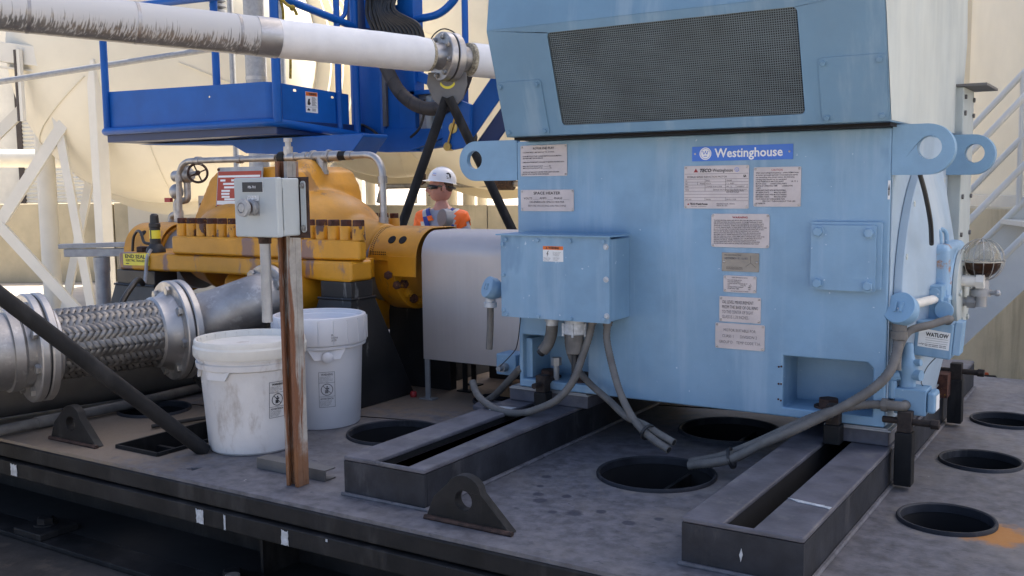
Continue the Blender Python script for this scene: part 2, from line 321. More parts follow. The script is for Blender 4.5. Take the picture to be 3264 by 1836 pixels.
def circ(x, y, r, n=32, a0=0.0, a1=2*pi): 
    full = abs(a1-a0-2*pi) < 1e-6
    return [(x+r*cos(a0+(a1-a0)*i/(n if full else n-1)), y+r*sin(a0+(a1-a0)*i/(n if full else n-1))) for i in range(n)]
def rrect(x0, x1, y0, y1, r, n=5):
    out = []
    for cx, cy, a in ((x1-r, y1-r, 0), (x0+r, y1-r, pi/2), (x0+r, y0+r, pi), (x1-r, y0+r, 1.5*pi)):
        out += [(cx+r*cos(a+pi/2*i/n), cy+r*sin(a+pi/2*i/n)) for i in range(n+1)]
    return out
def spline(pts, n=8):
    P = [V(p) for p in pts]; out = []
    for i in range(len(P)-1):
        p0, p1, p2, p3 = P[max(i-1, 0)], P[i], P[i+1], P[min(i+2, len(P)-1)]
        for k in range(n):
            t = k/n; out.append(0.5*((2*p1)+(p2-p0)*t+(2*p0-5*p1+4*p2-p3)*t*t+(3*p1-p0-3*p2+p3)*t*t*t))
    return out+[P[-1]]
def bend(pts, r, n=6):
    """polyline with rounded corners"""
    P = [V(p) for p in pts]; out = [P[0]]
    for i in range(1, len(P)-1):
        a = (P[i-1]-P[i]); b = (P[i+1]-P[i]); d = min(r, a.length*0.49, b.length*0.49); A = P[i]+a.normalized()*d; B = P[i]+b.normalized()*d
        for k in range(n+1):
            t = k/n; out.append(A*(1-t)**2 + P[i]*2*t*(1-t) + B*t*t)
    return out+[P[-1]]
def text(body, size, o, u, v, m, parent, fit=None, lift=0.0006, align='LEFT', bold=0.0, shear=0.0, spacing=1.0, name='lettering'):
    cu = bpy.data.curves.new('txt', 'FONT'); cu.body = body; cu.size = size; cu.resolution_u = 2; cu.align_x = align; cu.offset = bold; cu.shear = shear; cu.space_line = spacing
    to = bpy.data.objects.new('txt', cu); COL.objects.link(to)
    bpy.context.view_layer.update()
    me = bpy.data.meshes.new_from_object(to.evaluated_get(bpy.context.evaluated_depsgraph_get()))
    bpy.data.objects.remove(to); bpy.data.curves.remove(cu)
    o, u, v = V(o), V(u).normalized(), V(v).normalized(); w_ = u.cross(v); xs = [p.co.x for p in me.vertices] or [0]
    sx = 1.0
    if fit and max(xs) > min(xs): sx = fit/(max(xs)-min(xs))
    org = ORG[parent.name]
    for p in me.vertices: p.co = o + u*(p.co.x*sx) + v*p.co.y + w_*lift - org
    me.materials.clear(); me.materials.append(MATS[m]); me.name = name
    ob = bpy.data.objects.new(name, me); COL.objects.link(ob); ob.parent = parent; ORG[ob.name] = org; return ob
X, Y, Z = V((1, 0, 0)), V((0, 1, 0)), V((0, 0, 1))
# ---------------------------------------------------------------- ground and foundation
GZ = -0.85
g = MB(); g.add([(-600,-600,GZ),(600,-600,GZ),(600,600,GZ),(-600,600,GZ)], [(0,1,2,3)])
struct(g.build('ground', 'ground_concrete', smooth=False), 'pale concrete yard around the machinery')
g = MB(); g.box(-6.2, 1.6, 1.28, 4.9, GZ+0.004, -0.30)
struct(g.build('foundation', 'plinth_concrete', bevel=0.02), 'dark stained concrete foundation under the skid')

# ---------------------------------------------------------------- skid (base frame)
sk = thing('base_skid', 'dark grey steel machine skid with round access holes and two raised beams', 'skid', (-1.6, 3.0, -0.30))
HOLES = [(-1.082, 2.40, 0.155), (-1.078, 2.945, 0.155), (-1.975, 2.40, 0.148), (-0.362, 2.40, 0.103), (-0.364, 2.955, 0.103), (-0.36, 3.50, 0.103), (-1.94, 2.96, 0.10), (-2.93, 2.24, 0.12)]
deck = MB(); X0, X1, Y0, Y1 = -4.9, 1.3, 1.735, 4.27
sq = [(-2.60, 1.845), (-2.41, 1.845), (-2.41, 2.20), (-2.60, 2.20)]
sl = [(-2.235, 1.80), (-2.205, 1.80), (-2.205, 1.835), (-2.235, 1.82)]
deck.plate([(X0, Y0), (X1, Y0), (X1, Y1), (X0, Y1)], [circ(x, y, r, 40) for x, y, r in HOLES]+[sq, sl], (0, 0, -0.022), X, Y, 0.022)
dk = deck.build('deck_plate', 'deck', sk, bevel=0.004, label='dusty dark grey steel deck plate with round holes')
for x, y, r in HOLES:
    m = MB(); m.lathe([(r-0.004, -0.012), (r+0.004, -0.012), (r+0.005, 0.006), (r+0.003, 0.0095), (r-0.001, 0.0095), (r-0.004, 0.007)], (x, y, 0.0), Z, 56, closed=True)
    m.build('hole_rim', 'beam_side', dk)
    m = MB(); m.ring((x, y, -0.13), Z, r-0.003, r+0.004, 0.117, 48); m.build('hole_sleeve', 'inside_shade', dk)  # sleeve coloured near-black, painting the shade down the hole
m = MB()
for a, b in ((sq[0], sq[1]), (sq[1], sq[2]), (sq[2], sq[3]), (sq[3], sq[0])):
    m.bar((a[0], a[1], -0.022), (b[0], b[1], -0.022), 0.008, 0.066)
m.build('hole_rim', 'black_steel', dk)
# web stiffeners seen through the holes and the dark belly of the skid
m = MB(); m.box(-4.85, 1.25, 1.80, 4.22, -0.29, -0.282); m.build('bottom_plate', 'inside_shade', sk)
for x in (-1.05, -0.95, -2.0): 
    m = MB(); m.box(x-0.005, x+0.005, 1.85, 4.2, -0.28, -0.03); m.build('web_plate', 'black_steel', sk)
m = MB(); m.box(-4.85, 1.25, 1.985, 1.999, -0.282, -0.024); m.box(-4.85, -4.835, 1.79, 4.22, -0.28, -0.024); m.box(-4.85, 1.25, 4.225, 4.24, -0.28, -0.024); m.box(1.235, 1.25, 1.79, 4.22, -0.28, -0.024)
m.build('side_web', 'black_steel', sk)
m = MB(); m.box(X0, X1, 1.728, 1.740, -0.0555, -0.010); m.build('edge_channel', 'black_steel', sk, bevel=0.005)
m = MB(); m.box(X0, X1, 1.716, 1.77, -0.108, -0.060); m.build('edge_rail', 'black_steel', sk, bevel=0.004)
m = MB(); m.box(X0, X1, 1.70, 1.86, -0.298, -0.283); m.build('lower_flange', 'black_steel', sk, bevel=0.003)
for x, z, wd, ht in ((-2.93, -0.083, 0.035, 0.038), (-2.08, -0.084, 0.030, 0.040), (-1.985, -0.084, 0.007, 0.042), (-1.77, -0.085, 0.026, 0.040), (-1.118, -0.083, 0.046, 0.044), (-1.63, -0.066, 0.006, 0.007), (-1.27, -0.058, 0.01, 0.007)):
    m = MB(); n_ = 6; rj = random.uniform
    out = [(x-wd/2+rj(0, 0.12)*wd, z-ht/2+ht*k/n_) for k in range(n_, -1, -1)] + [(x-wd/2+wd*k/n_, z-ht/2+rj(0, 0.10)*ht) for k in range(1, n_)] + [(x+wd/2-rj(0, 0.10)*wd, z-ht/2+ht*k/n_) for k in range(n_+1)] + [(x+wd/2-wd*k/n_, z+ht/2-rj(0, 0.12)*ht) for k in range(1, n_)]
    out = [(p_, max(-0.106, min(-0.062, q_))) for p_, q_ in out]
    m.plate(out, [], (0, 1.7145, 0), X, Z, 0.0012); m.build('paint_patch', 'fitting_white', sk, smooth=False)
# raised beams that carry the motor
PED = [(-1.692, -1.436, -1.592, -1.535), (-0.778, -0.528, -0.690, -0.630)]
for a, b, s0, s1 in PED:
    m = MB(); z0, z1 = 0.001, 0.101
    m.plate([(a, 1.85), (b, 1.85), (b, 4.02), (a, 4.02)], [[(s0, 1.858), (s1, 1.858), (s1, 3.96), (s0, 3.96)]], (0, 0, z1-0.012), X, Y, 0.012)
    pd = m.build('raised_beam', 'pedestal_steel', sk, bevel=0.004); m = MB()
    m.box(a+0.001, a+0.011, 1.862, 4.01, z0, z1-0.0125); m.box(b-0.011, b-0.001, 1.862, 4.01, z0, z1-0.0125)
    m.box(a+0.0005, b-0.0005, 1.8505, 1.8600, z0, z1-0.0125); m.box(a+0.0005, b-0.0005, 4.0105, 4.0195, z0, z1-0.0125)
    lin = MB(); lin.box(s0-0.012, s0-0.004, 1.862, 3.97, z0, z1-0.0125); lin.box(s1+0.004, s1+0.012, 1.862, 3.97, z0, z1-0.0125); lin.box(s0-0.003, s1+0.003, 1.862, 3.97, z0, z0+0.004); lin.build('slot_liner', 'inside_shade', pd)  # slot walls near-black, the recess shade is in their colour
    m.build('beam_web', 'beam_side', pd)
    m = MB(); m.tube([(a-0.004, 1.846, 0.003), (b+0.004, 1.846, 0.003), (b+0.004, 4.02, 0.003)], 0.006, 6); m.build('weld_bead', 'deck', pd)
# white paint scrapes on the beams
for pts in (([(-0.628,2.072),(-0.60,2.054),(-0.57,2.050),(-0.545,2.046),(-0.531,2.040),(-0.531,2.055),(-0.55,2.058),(-0.58,2.064),(-0.605,2.070)]), ([(-1.655,2.455),(-1.60,2.47),(-1.598,2.52),(-1.66,2.51)])):
    m = MB(); m.plate(pts, [], (0, 0, 0.1015), X, Y, 0.0012); m.build('paint_scrape', 'fitting_white', sk, smooth=False)
m = MB(); m.plate([(-0.652,0.03),(-0.648,0.045),(-0.651,0.058),(-0.655,0.044)], [], (0, 1.8493, 0), X, Z, 0.0012); m.build('paint_scrape', 'fitting_white', sk, smooth=False)
# lifting lugs along the front edge
def lug(x0, x1, h, y, th):
    w_ = x1-x0; cx = x0+w_*0.46; r = 0.052*w_/0.235
    a = [(x1, 0.002), (cx+r*0.9, h-r*0.72)] + circ(cx, h-r, r, 9, radians(35), radians(150)) + [(x0+w_*0.10, 0.055*h/0.115), (x0, 0.002)]
    m = MB(); m.plate(a, [circ(cx, h-r*1.12, r*0.44, 20)], (0, y+th/2, 0), X, Z, th)
    o = m.build('lifting_lug', 'black_steel', sk, bevel=0.003)
    m = MB(); m.tube([(x0, y-th/2-0.003, 0.004), (x1+0.006, y-th/2-0.003, 0.004)], 0.007, 6); m.build('weld_bead', 'brown_bolt', o)
lug(-1.405, -1.168, 0.118, 1.825, 0.026)
lug(-2.882, -2.650, 0.118, 1.825, 0.026)
# sole blocks, shims and jack screws between beams and motor
for a, b in ((-1.678, -1.40), (-0.700, -0.535)):
    m = MB(); m.box(a, b, 2.607, 3.395, 0.1018, 0.140); o = m.build('sole_block', 'pedestal_steel', sk, bevel=0.003)
    m = MB(); m.box(a+0.004, b+0.006, 2.600, 3.40, 0.1405, 0.1445); m.box(a+0.01, b-0.002, 2.603, 3.40, 0.1448, 0.1485); m.build('shim_pack', 'galvanised', o)
def jack(x, y, z0, z1, dx, dy, m_='black_steel', lug_w=0.042):
    m = MB(); m.box(x-lug_w/2, x+lug_w/2, y-lug_w/2, y+lug_w/2, z0, z1); o = m.build('jack_bracket', m_, sk, bevel=0.003)
    m = MB(); m.box(x-lug_w*0.4, x+lug_w*0.4, y-lug_w*0.4, y+lug_w*0.4, z1+0.0005, z1+0.052); m.cyl((x-dx*0.055, y-dy*0.055, z1+0.026), (x+dx*0.075, y+dy*0.075, z1+0.026), 0.009, n=8); m.cyl((x+dx*0.06, y+dy*0.06, z1+0.026), (x+dx*0.08, y+dy*0.08, z1+0.026), 0.013, n=6)
    m.build('jack_screw', 'dark_bolt', o, bevel=0.002)
jack(-1.53, 2.565, 0.102, 0.150, 0, 1); jack(-0.665, 2.575, 0.102, 0.152, 0, 1)
jack(-0.495, 2.60, 0.012, 0.148, 1, 0); jack(-0.492, 3.36, 0.012, 0.150, 1, 0)
m = MB(); m.box(-0.535, -0.505, 3.28, 3.39, 0.1022, 0.175); m.build('rusty_block', 'rust_bolt', sk)
# stub plate left of the left beam
m = MB(); m.plate([(-1.83, 2.62), (-1.70, 2.58), (-1.70, 2.66), (-1.74, 2.72), (-1.86, 2.72)], [], (0, 0, 0.05), X, Y, 0.014); m.build('cable_shelf', 'pedestal_steel', sk, bevel=0.003)
# anchor pads and bolts on the lower flange
for x, y, n_ in ((-2.86, 1.72, 1), (-2.02, 1.72, 1), (-3.6, 1.72, 1)):
    m = MB(); m.box(x-0.07, x+0.07, y-0.02, y+0.11, -0.2825, -0.262); o = m.build('anchor_pad', 'black_steel', sk, bevel=0.003)
    bolt(sk, (x-0.01, y+0.05, -0.262), Z, 0.026, 'black_steel', name='anchor_bolt')
m = MB(); m.cyl((-1.925, 1.68, -0.30), (-1.925, 1.68, -0.215), 0.018, n=6); m.cyl((-1.925, 1.68, -0.216), (-1.925, 1.68, -0.20), 0.019, n=16); m.build('levelling_screw', 'bolt_steel', sk)

# ---------------------------------------------------------------- electric motor
MY = 2.6
mo = thing('electric_motor', 'large light blue electric motor with overhanging screened hood', 'motor', (-1.09, 3.0, 0.149))
m = MB()
m.plate([(-1.636, 0.150), (-0.545, 0.150), (-0.545, 0.905), (-1.636, 0.905)],
        [[(-0.806, 0.176), (-0.576, 0.176), (-0.576, 0.300), (-0.590, 0.314), (-0.806, 0.314)], [(-1.622, 0.176), (-1.395, 0.176), (-1.395, 0.314), (-1.622, 0.314)]], (0, MY+0.13, 0), X, Z, 0.13)
m.box(-1.6355, -0.5455, MY+0.1305, 3.40, 0.1505, 0.9045)
fr = m.build('frame', 'motor_blue', mo, bevel=0.005, label='light blue motor body with two foot pockets')
m = MB(); m.box(-1.6215, -1.60, 2.62, 2.729, 0.178, 0.30); m.build('pocket_rib', 'motor_blue', fr)
m = MB(); m.box(-0.5440, -0.5415, 2.606, 3.394, 0.158, 0.897); m.build('lit_end_face', 'end_lit_blue', fr)  # thin overlay that paints the right end paler, as if side lit
for x in (-1.56, -1.44, -0.70):
    bolt(mo, (x, 2.655, 0.1765), Z, 0.028, 'brown_bolt', name='foot_bolt')
m = MB(); m.cyl((-1.52, 2.63, 0.176), (-1.52, 2.63, 0.225), 0.009, n=10); m.cyl((-1.52, 2.63, 0.222), (-1.52, 2.63, 0.246), 0.016, n=6); m.build('foot_bolt', 'galvanised', mo)
m = MB(); m.ell((-0.625, 2.66, 0.20), (0.02, 0.02, 0.012)); m.build('dowel_cap', 'brown_bolt', mo)
for z in (0.284, 0.238, 0.196):
    for dx, dz in ((0, 0), (0.007, 0.003)):
        m = MB(); m.plate(circ(-0.818+dx, z+dz*random.uniform(-1, 1), 0.0028, 8), [], (0, MY-0.0005, 0), X, Z, 0.0008); m.build('paint_chip', 'rust_bolt', fr, smooth=False)
# lifting ears on the body
def ear(xr, xt, y, m_, z0=0.788, z1=0.911, hole=0.84, th=0.045):
    s = 1 if xt > xr else -1; r = (z1-z0)/2; c = xt-s*r
    a0, a1 = (radians(-90), radians(90)) if s > 0 else (radians(90), radians(270))
    out = [(xr, z0)] + circ(c, (z0+z1)/2, r, 17, a0, a1) + [(xr, z1)]
    if s < 0: out = [(xr, z1)] + circ(c, (z0+z1)/2, r, 17, a0, a1) + [(xr, z0)]
    mb = MB(); mb.plate(out, [circ(c+s*0.004, (z0+z1)/2+0.004, 0.0285, 24)], (0, y+th, 0), X, Z, th)
    return mb.build('lifting_ear', m_, mo, bevel=0.004)
ear(-1.6365, -1.852, 2.601, 'chipped_blue', th=0.020); ear(-0.5445, -0.401, 2.601, 'chipped_blue', th=0.034); ear(-0.5445, -0.405, 3.36, 'chipped_blue'); ear(-1.6365, -1.852, 3.355, 'chipped_blue')
# hood
hd = MB(); xa, xb = -1.607, -0.529
P_ = [(2.50, 0.914), (2.40, 1.210), (2.45, 1.56), (3.55, 1.56), (3.60, 1.210), (3.50, 0.914)]
vs = [(x, y, z) for x in (xa, xb) for y, z in P_]
hd.add(vs, [(5, 4, 3, 2, 1, 0), (6, 7, 8, 9, 10, 11), (1, 2, 8, 7), (2, 3, 9, 8), (3, 4, 10, 9), (4, 5, 11, 10), (5, 0, 6, 11)])
sv = V((0, -0.1, 0.296)).normalized()
hd.plate([(xa, 0), (xb, 0), (xb, 0.3124), (xa, 0.3124)], [rrect(-1.414, -0.729, 0.0275, 0.288, 0.012)], V((0, 2.50, 0.914)) - X.cross(sv)*0.004, X, sv, 0.004)
hood = hd.build('hood', 'hood_blue', mo, bevel=0.004, label='grey blue sheet metal hood overhanging the motor')
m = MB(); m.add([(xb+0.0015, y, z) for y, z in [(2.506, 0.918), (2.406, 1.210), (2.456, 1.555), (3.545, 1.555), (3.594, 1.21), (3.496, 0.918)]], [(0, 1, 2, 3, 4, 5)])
m.build('lit_side', 'pale_lit_blue', hood, smooth=False, label='hood side in paler blue with bounce light painted in')  # overlay on the same hood paint, its brighter lit side done by colour
m = MB(); m.box(-1.60, -0.535, 2.53, 3.47, 0.9055, 0.9135); m.build('hood_gap_shade', 'inside_shade', hood)
nf = X.cross(sv)      # outward normal of the sloping front
def hp(x, t, n_=0.0): return V((x, 2.50, 0.914)) + sv*t + nf*n_
m = MB(); q = [hp(-1.43, 0.012, -0.035), hp(-0.71, 0.012, -0.035), hp(-0.71, 0.304, -0.035), hp(-1.43, 0.304, -0.035)]; m.add(q, [(0, 1, 2, 3)]); m.build('dark_backing', 'inside_shade', hood, smooth=False)  # black sheet standing in for the unlit hood interior
m = MB(); nx, nz = 118, 46; wr = 0.0009
for i in range(nx+1):
    x = -1.414+0.685*i/nx; m.bar(hp(x, 0.0285, -0.006), hp(x, 0.287, -0.006), wr*2, wr*2, nf)
for j in range(nz+1):
    t = 0.0285+0.2585*j/nz
    pts = [hp(-1.412+0.681*k/24, t, -0.0055+0.0022*sin(k*1.1+j)+0.001*sin(k*0.5)) for k in range(25)]
    for k in range(24): m.bar(pts[k], pts[k+1], wr*2.2, wr*2.2, nf)
m.build('wire_mesh', 'screen_wire', hood, smooth=False, kind='stuff')
for x0, x1 in ((-1.606, -1.458), (-0.687, -0.532)):
    m = MB(); m.plate(rrect(x0, x1, 0.004, 0.163, 0.008), [], hp(0, 0, 0.0005), X, sv, 0.003); o = m.build('access_panel', 'hood_blue', hood, bevel=0.001)
    for x, t in ((x0+0.012, 0.016), (x1-0.014, 0.016), (x0+0.012, 0.150), (x1-0.014, 0.150)): bolt(hood, hp(x, t, 0.0036), nf, 0.0068, 'hood_blue', name='panel_bolt')
# nameplates
def nplate(x0, x1, z0, z1, m_='plate_steel', y=MY, rivets=True, r=0.003, side=False):
    mb = MB(); mb.plate(rrect(x0, x1, z0, z1, r, 3), [], (0, y-0.0008, 0), X, Z, 0.0016); o = mb.build('nameplate', m_, mo, smooth=False)
    if rivets:
        pts = ((x0+0.005, z0+0.005), (x1-0.005, z0+0.005), (x0+0.005, z1-0.005), (x1-0.005, z1-0.005)) if not side else ((x0+0.006, (z0+z1)/2), (x1-0.006, (z0+z1)/2))
        for x, z in pts: bolt(o, (x, y-0.0024, z), -Y, 0.0032, 'rivet_steel', name='rivet', style='dome')
    return o
TY = MY-0.0024
def tx(s, size, x, z, m_, par, fit=None, y=TY, **k): return text(s, size, (x, y, z), X, Z, m_, par, fit, **k)
def para(par, lines, x0, x1, zt, zb, m_='print_black', size=None, y=TY):
    dz = (zt-zb)/len(lines); size = size or dz*0.92
    for i, l in enumerate(lines):
        if l: 
            f_ = min(1.0, len(l)/max(len(q_) for q_ in lines))
            tx(l, size, x0, zt-dz*(i+0.8), m_, par, fit=(x1-x0)*f_, y=y, bold=size*0.012)
o = nplate(-1.621, -1.460, 0.800, 0.892); o['label'] = 'ROTOR END PLAY plate'
tx('ROTOR END PLAY', 0.0095, -1.5405, 0.8795, 'print_black', o, fit=0.073, align='CENTER', bold=0.00015)
para(o, ['COUPLING MUST LIMIT END PLAY TO .10 TOTAL', '', 'ALIGN MOTOR SO THAT .10 SHAFT MOTION OCCURS MIDWAY', 'BETWEEN LIMITS SHOWN BELOW', '', 'DIMENSION FROM SHAFT SHOULDER TO BEARING HOUSING WITH', '', 'MAX ROTOR FLOAT OUT ............. IN', 'MAX ROTOR FLOAT IN ............... IN', '', 'ROTOR IS AT MAGNETIC CENTER WHEN SHAFT SHOULDER', 'ALIGNS WITH POINTER WHEN FURNISHED'], -1.613, -1.470, 0.874, 0.803)
o = nplate(-1.622, -1.438, 0.695, 0.759); o['label'] = 'SPACE HEATER plate'
tx('SPACE HEATER', 0.0118, -1.53, 0.745, 'print_black', o, fit=0.093, align='CENTER', bold=0.0002)
tx('VOLTS ____ AMPS ____ PHASE ____', 0.0092, -1.611, 0.7305, 'print_black', o, fit=0.158)
tx('DE-ENERGIZE SPACE HEATER', 0.0085, -1.53, 0.7195, 'print_black', o, fit=0.120, align='CENTER')
tx('BEFORE WORKING ON MACHINE', 0.0085, -1.53, 0.7080, 'print_faded', o, fit=0.132, align='CENTER')
o = nplate(-1.067, -0.789, 0.833, 0.8725, 'sign_blue', rivets=False, r=0.0006); o['label'] = 'blue maker sign with white lettering'
tx('Westinghouse', 0.0335, -1.0015, 0.8425, 'print_white', o, fit=0.187, bold=0.0007)
m = MB(); m.ring((-1.0285, TY, 0.853), -Y, 0.0142, 0.0168, 0.0006, 40); m.build('emblem', 'print_white', o)
m = MB(); m.plate(circ(-1.0285, 0.853, 0.0130, 32), [], (0, TY, 0), X, Z, 0.0003); m.build('emblem', 'print_white', o, smooth=False)
m = MB(); yy = TY-0.0007
for a, b in ((( -0.0072, 0.0048), (-0.0042, -0.0035)), ((-0.0042, -0.0035), (0, 0.0040)), ((0, 0.0040), (0.0042, -0.0035)), ((0.0042, -0.0035), (0.0072, 0.0048))):
    m.bar((-1.0285+a[0], yy, 0.8545+a[1]), (-1.0285+b[0], yy, 0.8545+b[1]), 0.0014, 0.0006, Y)
m.bar((-1.0335, yy, 0.8462), (-1.0235, yy, 0.8462), 0.0018, 0.0006, Y)
for dx in (-0.0072, 0, 0.0072): m.cyl((-1.0285+dx, yy+0.0003, 0.8593), (-1.0285+dx, yy-0.0003, 0.8593), 0.0013, n=10)
m.build('emblem', 'sign_blue', o, smooth=False)
for x in (-1.0585, -0.7985): bolt(o, (x, TY, 0.853), -Y, 0.0030, 'rivet_steel', name='rivet', style='dome')
o = nplate(-1.090, -0.906, 0.7045, 0.8205); o['label'] = 'main motor rating plate with ruled boxes'
tx('TECO', 0.0125, -1.0455, 0.8035, 'print_black', o, fit=0.033, bold=0.0005, shear=0.25)
tx('-Westinghouse', 0.0125, -1.0105, 0.8035, 'print_black', o, fit=0.060, bold=0.0001)
m = MB(); m.plate([(-1.0625, 0.803), (-1.0492, 0.803), (-1.0558, 0.8135)], [], (0, TY, 0), X, Z, 0.0003); m.build('emblem', 'print_red', o, smooth=False)
m = MB(); m.ring((-0.9395, TY, 0.8088), -Y, 0.0050, 0.0060, 0.0003, 24); m.bar((-0.942, TY-0.0002, 0.8100), (-0.937, TY-0.0002, 0.8100), 0.0012, 0.0004, Y); m.bar((-0.9415, TY-0.0002, 0.8065), (-0.9375, TY-0.0002, 0.8065), 0.0010, 0.0004, Y); m.build('emblem', 'sign_blue', o, smooth=False)
tx('WORLD SERIES INDUCTION MOTOR', 0.0070, -1.0815, 0.7880, 'print_black', o, fit=0.115)
tx('SA', 0.0085, -0.921, 0.7885, 'print_black', o, fit=0.0085, bold=0.0004)
m = MB()
for z in (0.7985, 0.7845, 0.7765, 0.7685, 0.7605, 0.7515, 0.7430, 0.7345, 0.7255): m.bar((-1.0885, TY-0.0001, z), (-0.9075, TY-0.0001, z), 0.0006, 0.0004, Y)
for x, a, b in ((-1.029, 0.7845, 0.7515), (-0.971, 0.7845, 0.7515), (-1.029, 0.7345, 0.7255), (-0.971, 0.7345, 0.7255), (-1.051, 0.7765, 0.7685), (-0.941, 0.7685, 0.7605)): m.bar((x, TY-0.0001, a), (x, TY-0.0001, b), 0.0006, 0.0004, Y)
m.build('ruling', 'print_black', o, smooth=False)
for s, x, z in (('HP', -1.0865, 0.7782), ('ENCL.', -1.0265, 0.7782), ('FRAME', -0.968, 0.7782), ('HZ', -1.0865, 0.7702), ('PHASE', -1.0435, 0.7702), ('VOLTS', -1.0265, 0.7702), ('F. L. AMPS', -0.968, 0.7702), ('RPM', -1.0865, 0.7622), ('LOCKED KVA CODE', -1.0265, 0.7622), ('INS. CL.', -0.968, 0.7622), ('AMBIENT    C', -0.938, 0.7622), ('TIME', -1.0865, 0.7535), ('SERVICE FACTOR', -1.006, 0.7535), ('CAUTION: BEFORE INSTALLING', -0.968, 0.7545), ('OR OPERATING READ', -0.968, 0.7505), ('INSTRUCTIONS', -0.968, 0.7465), ('WT. LBS', -1.0865, 0.7275), ('SERIAL', -1.0265, 0.7275), ('DATE CODE', -0.968, 0.7275), ('ROUND ROCK, TEXAS', -0.9955, 0.7155), ('MADE IN USA', -0.9955, 0.7105)):
    tx(s, 0.0050 if len(s) < 20 else 0.0040, x, z, 'print_black', o)
tx('TECO-Westinghouse', 0.0075, -1.073, 0.7145, 'print_black', o, fit=0.052, bold=0.0003); tx('MOTOR  COMPANY', 0.0034, -1.0695, 0.7090, 'print_black', o, fit=0.045)
m = MB(); m.plate([(-1.0805, 0.7143), (-1.0745, 0.7143), (-1.0775, 0.7195)], [], (0, TY, 0), X, Z, 0.0003); m.build('emblem', 'print_red', o, smooth=False)
o = nplate(-0.893, -0.767, 0.710, 0.8135); o['label'] = 'CAUTION plate with red heading'
tx('CAUTION', 0.0076, -0.830, 0.8035, 'print_red', o, fit=0.030, align='CENTER')
para(o, ['With rated voltage & frequency - within NEMA limits', 'at motor terminals and with connected load inertia', 'not exceeding value shown below, the following', 'starting duty should not be exceeded:', 'LOAD INERTIA AT MOTOR SHAFT              LB. FT. 2', 'MOTOR COLD         CONSECUTIVE STARTS', 'MOTOR AT OPERATING TEMP.         CONSECUTIVE', 'STARTS', 'SUBSEQUENT STARTS WITH MOTOR RUNNING', 'BETWEEN STARTS          MINUTES APART', 'SUBSEQUENT STARTS WITH MOTOR STANDING', 'BETWEEN STARTS          MINUTES APART', 'STARTS SHOULD NOT AVERAGE MORE THAN', '            PER DAY THROUGHOUT THE LIFE', 'OF THE MOTOR'], -0.887, -0.773, 0.8015, 0.7155)
o = nplate(-1.010, -0.8485, 0.600, 0.6905, r=0.006); o['label'] = 'large WARNING plate crowded with small print'
tx('WARNING', 0.0072, -0.929, 0.6785, 'print_red', o, fit=0.043, align='CENTER', bold=0.0002)
para(o, ['TO AVOID PERSONAL INJURY AND BEFORE SERVICING MACHINE OR TOUCHING', 'ANY INTERNAL PARTS, ALL POWER SOURCES TO THE MACHINE AND ITS HEAT', 'CIRCUIT SHOULD BE DISCONNECTED AND DE-ENERGIZED. ALL ROTATING PARTS', 'SHOULD BE AT STANDSTILL. FRAME OF MACHINE MUST BE GROUNDED PROPERLY', 'TO AVOID SERIOUS INJURY TO PERSONNEL. IF RECTIFIED POWER SUPPLY IS USED', 'ALL A-C. POWER LINES TO POWER SUPPLY SHOULD BE DISCONNECTED AS HIGH', 'VOLTAGE MAY BE PRESENT EVEN WHEN THE MACHINE IS NOT ROTATING.', 'INSTALLATION AND SERVICING OF THIS ELECTRICAL MACHINE SHOULD BE', 'PERFORMED ONLY BY TRAINED PERSONNEL IN ACCORDANCE WITH NATIONAL', 'ELECTRIC CODE, ALL LOCAL CODES, NEMA SAFETY STANDARD MG-2, AND AFTER', 'READING INSTRUCTION BOOK FURNISHED WITH THE MACHINE. SEE OUTLINE', 'DRAWING FOR SPECIAL ASSEMBLY INSTRUCTIONS AND LOCATION OF', 'LIFTING POINTS AND SPECIAL HANDLING INSTRUCTIONS. LIFTING EYES', 'ON INDIVIDUAL PARTS ARE FOR LIFTING THE INDIVIDUAL PART ONLY.'], -1.003, -0.855, 0.675, 0.608)
o = nplate(-0.979, -0.8755, 0.535, 0.5855, 'plate_dull', side=True, r=0.0005); o['label'] = 'dull connection diagram plate'
tx('LINE LEAD CONNECTIONS', 0.0050, -0.972, 0.5775, 'print_black', o, fit=0.047); tx('ROTATION T1 T2 T3', 0.0072, -0.972, 0.5680, 'print_faded', o, fit=0.065, bold=0.0004)
tx('ROTATION T3 BY HIGH', 0.0042, -0.966, 0.5445, 'print_black', o); tx('ROTATION NAMEPLATE', 0.0042, -0.966, 0.5405, 'print_black', o)
m = MB(); c_ = V((-0.8985, TY-0.0002, 0.5590))
for e in ((-0.8985, 0.5785), (-0.9115, 0.5490), (-0.8845, 0.5475)): m.bar(c_, (e[0], TY-0.0002, e[1]), 0.0007, 0.0004, Y)
m.build('diagram', 'print_black', o, smooth=False)
o = nplate(-0.974, -0.882, 0.478, 0.5235); o['label'] = 'PERFORMANCE DATA plate'
tx('PERFORMANCE DATA', 0.0050, -0.928, 0.5165, 'print_black', o, fit=0.044, align='CENTER')
para(o, ['FULL LOAD POWER FACTOR', 'FULL LOAD EFFICIENCY', 'LOCKED ROTOR TORQUE LBS. FT.      .%', 'AT                     VOLTS      SEC.', 'LOCKED ROTOR CURRENT            AMPS', 'STARTING TIME                    SEC'], -0.962, -0.893, 0.5135, 0.4855); tx('TECO-WESTINGHOUSE MOTOR COMPANY', 0.0040, -0.928, 0.4800, 'print_black', o, fit=0.05, align='CENTER')
o = nplate(-0.985, -0.869, 0.3965, 0.466); o['label'] = 'OIL LEVEL MEASUREMENT plate'
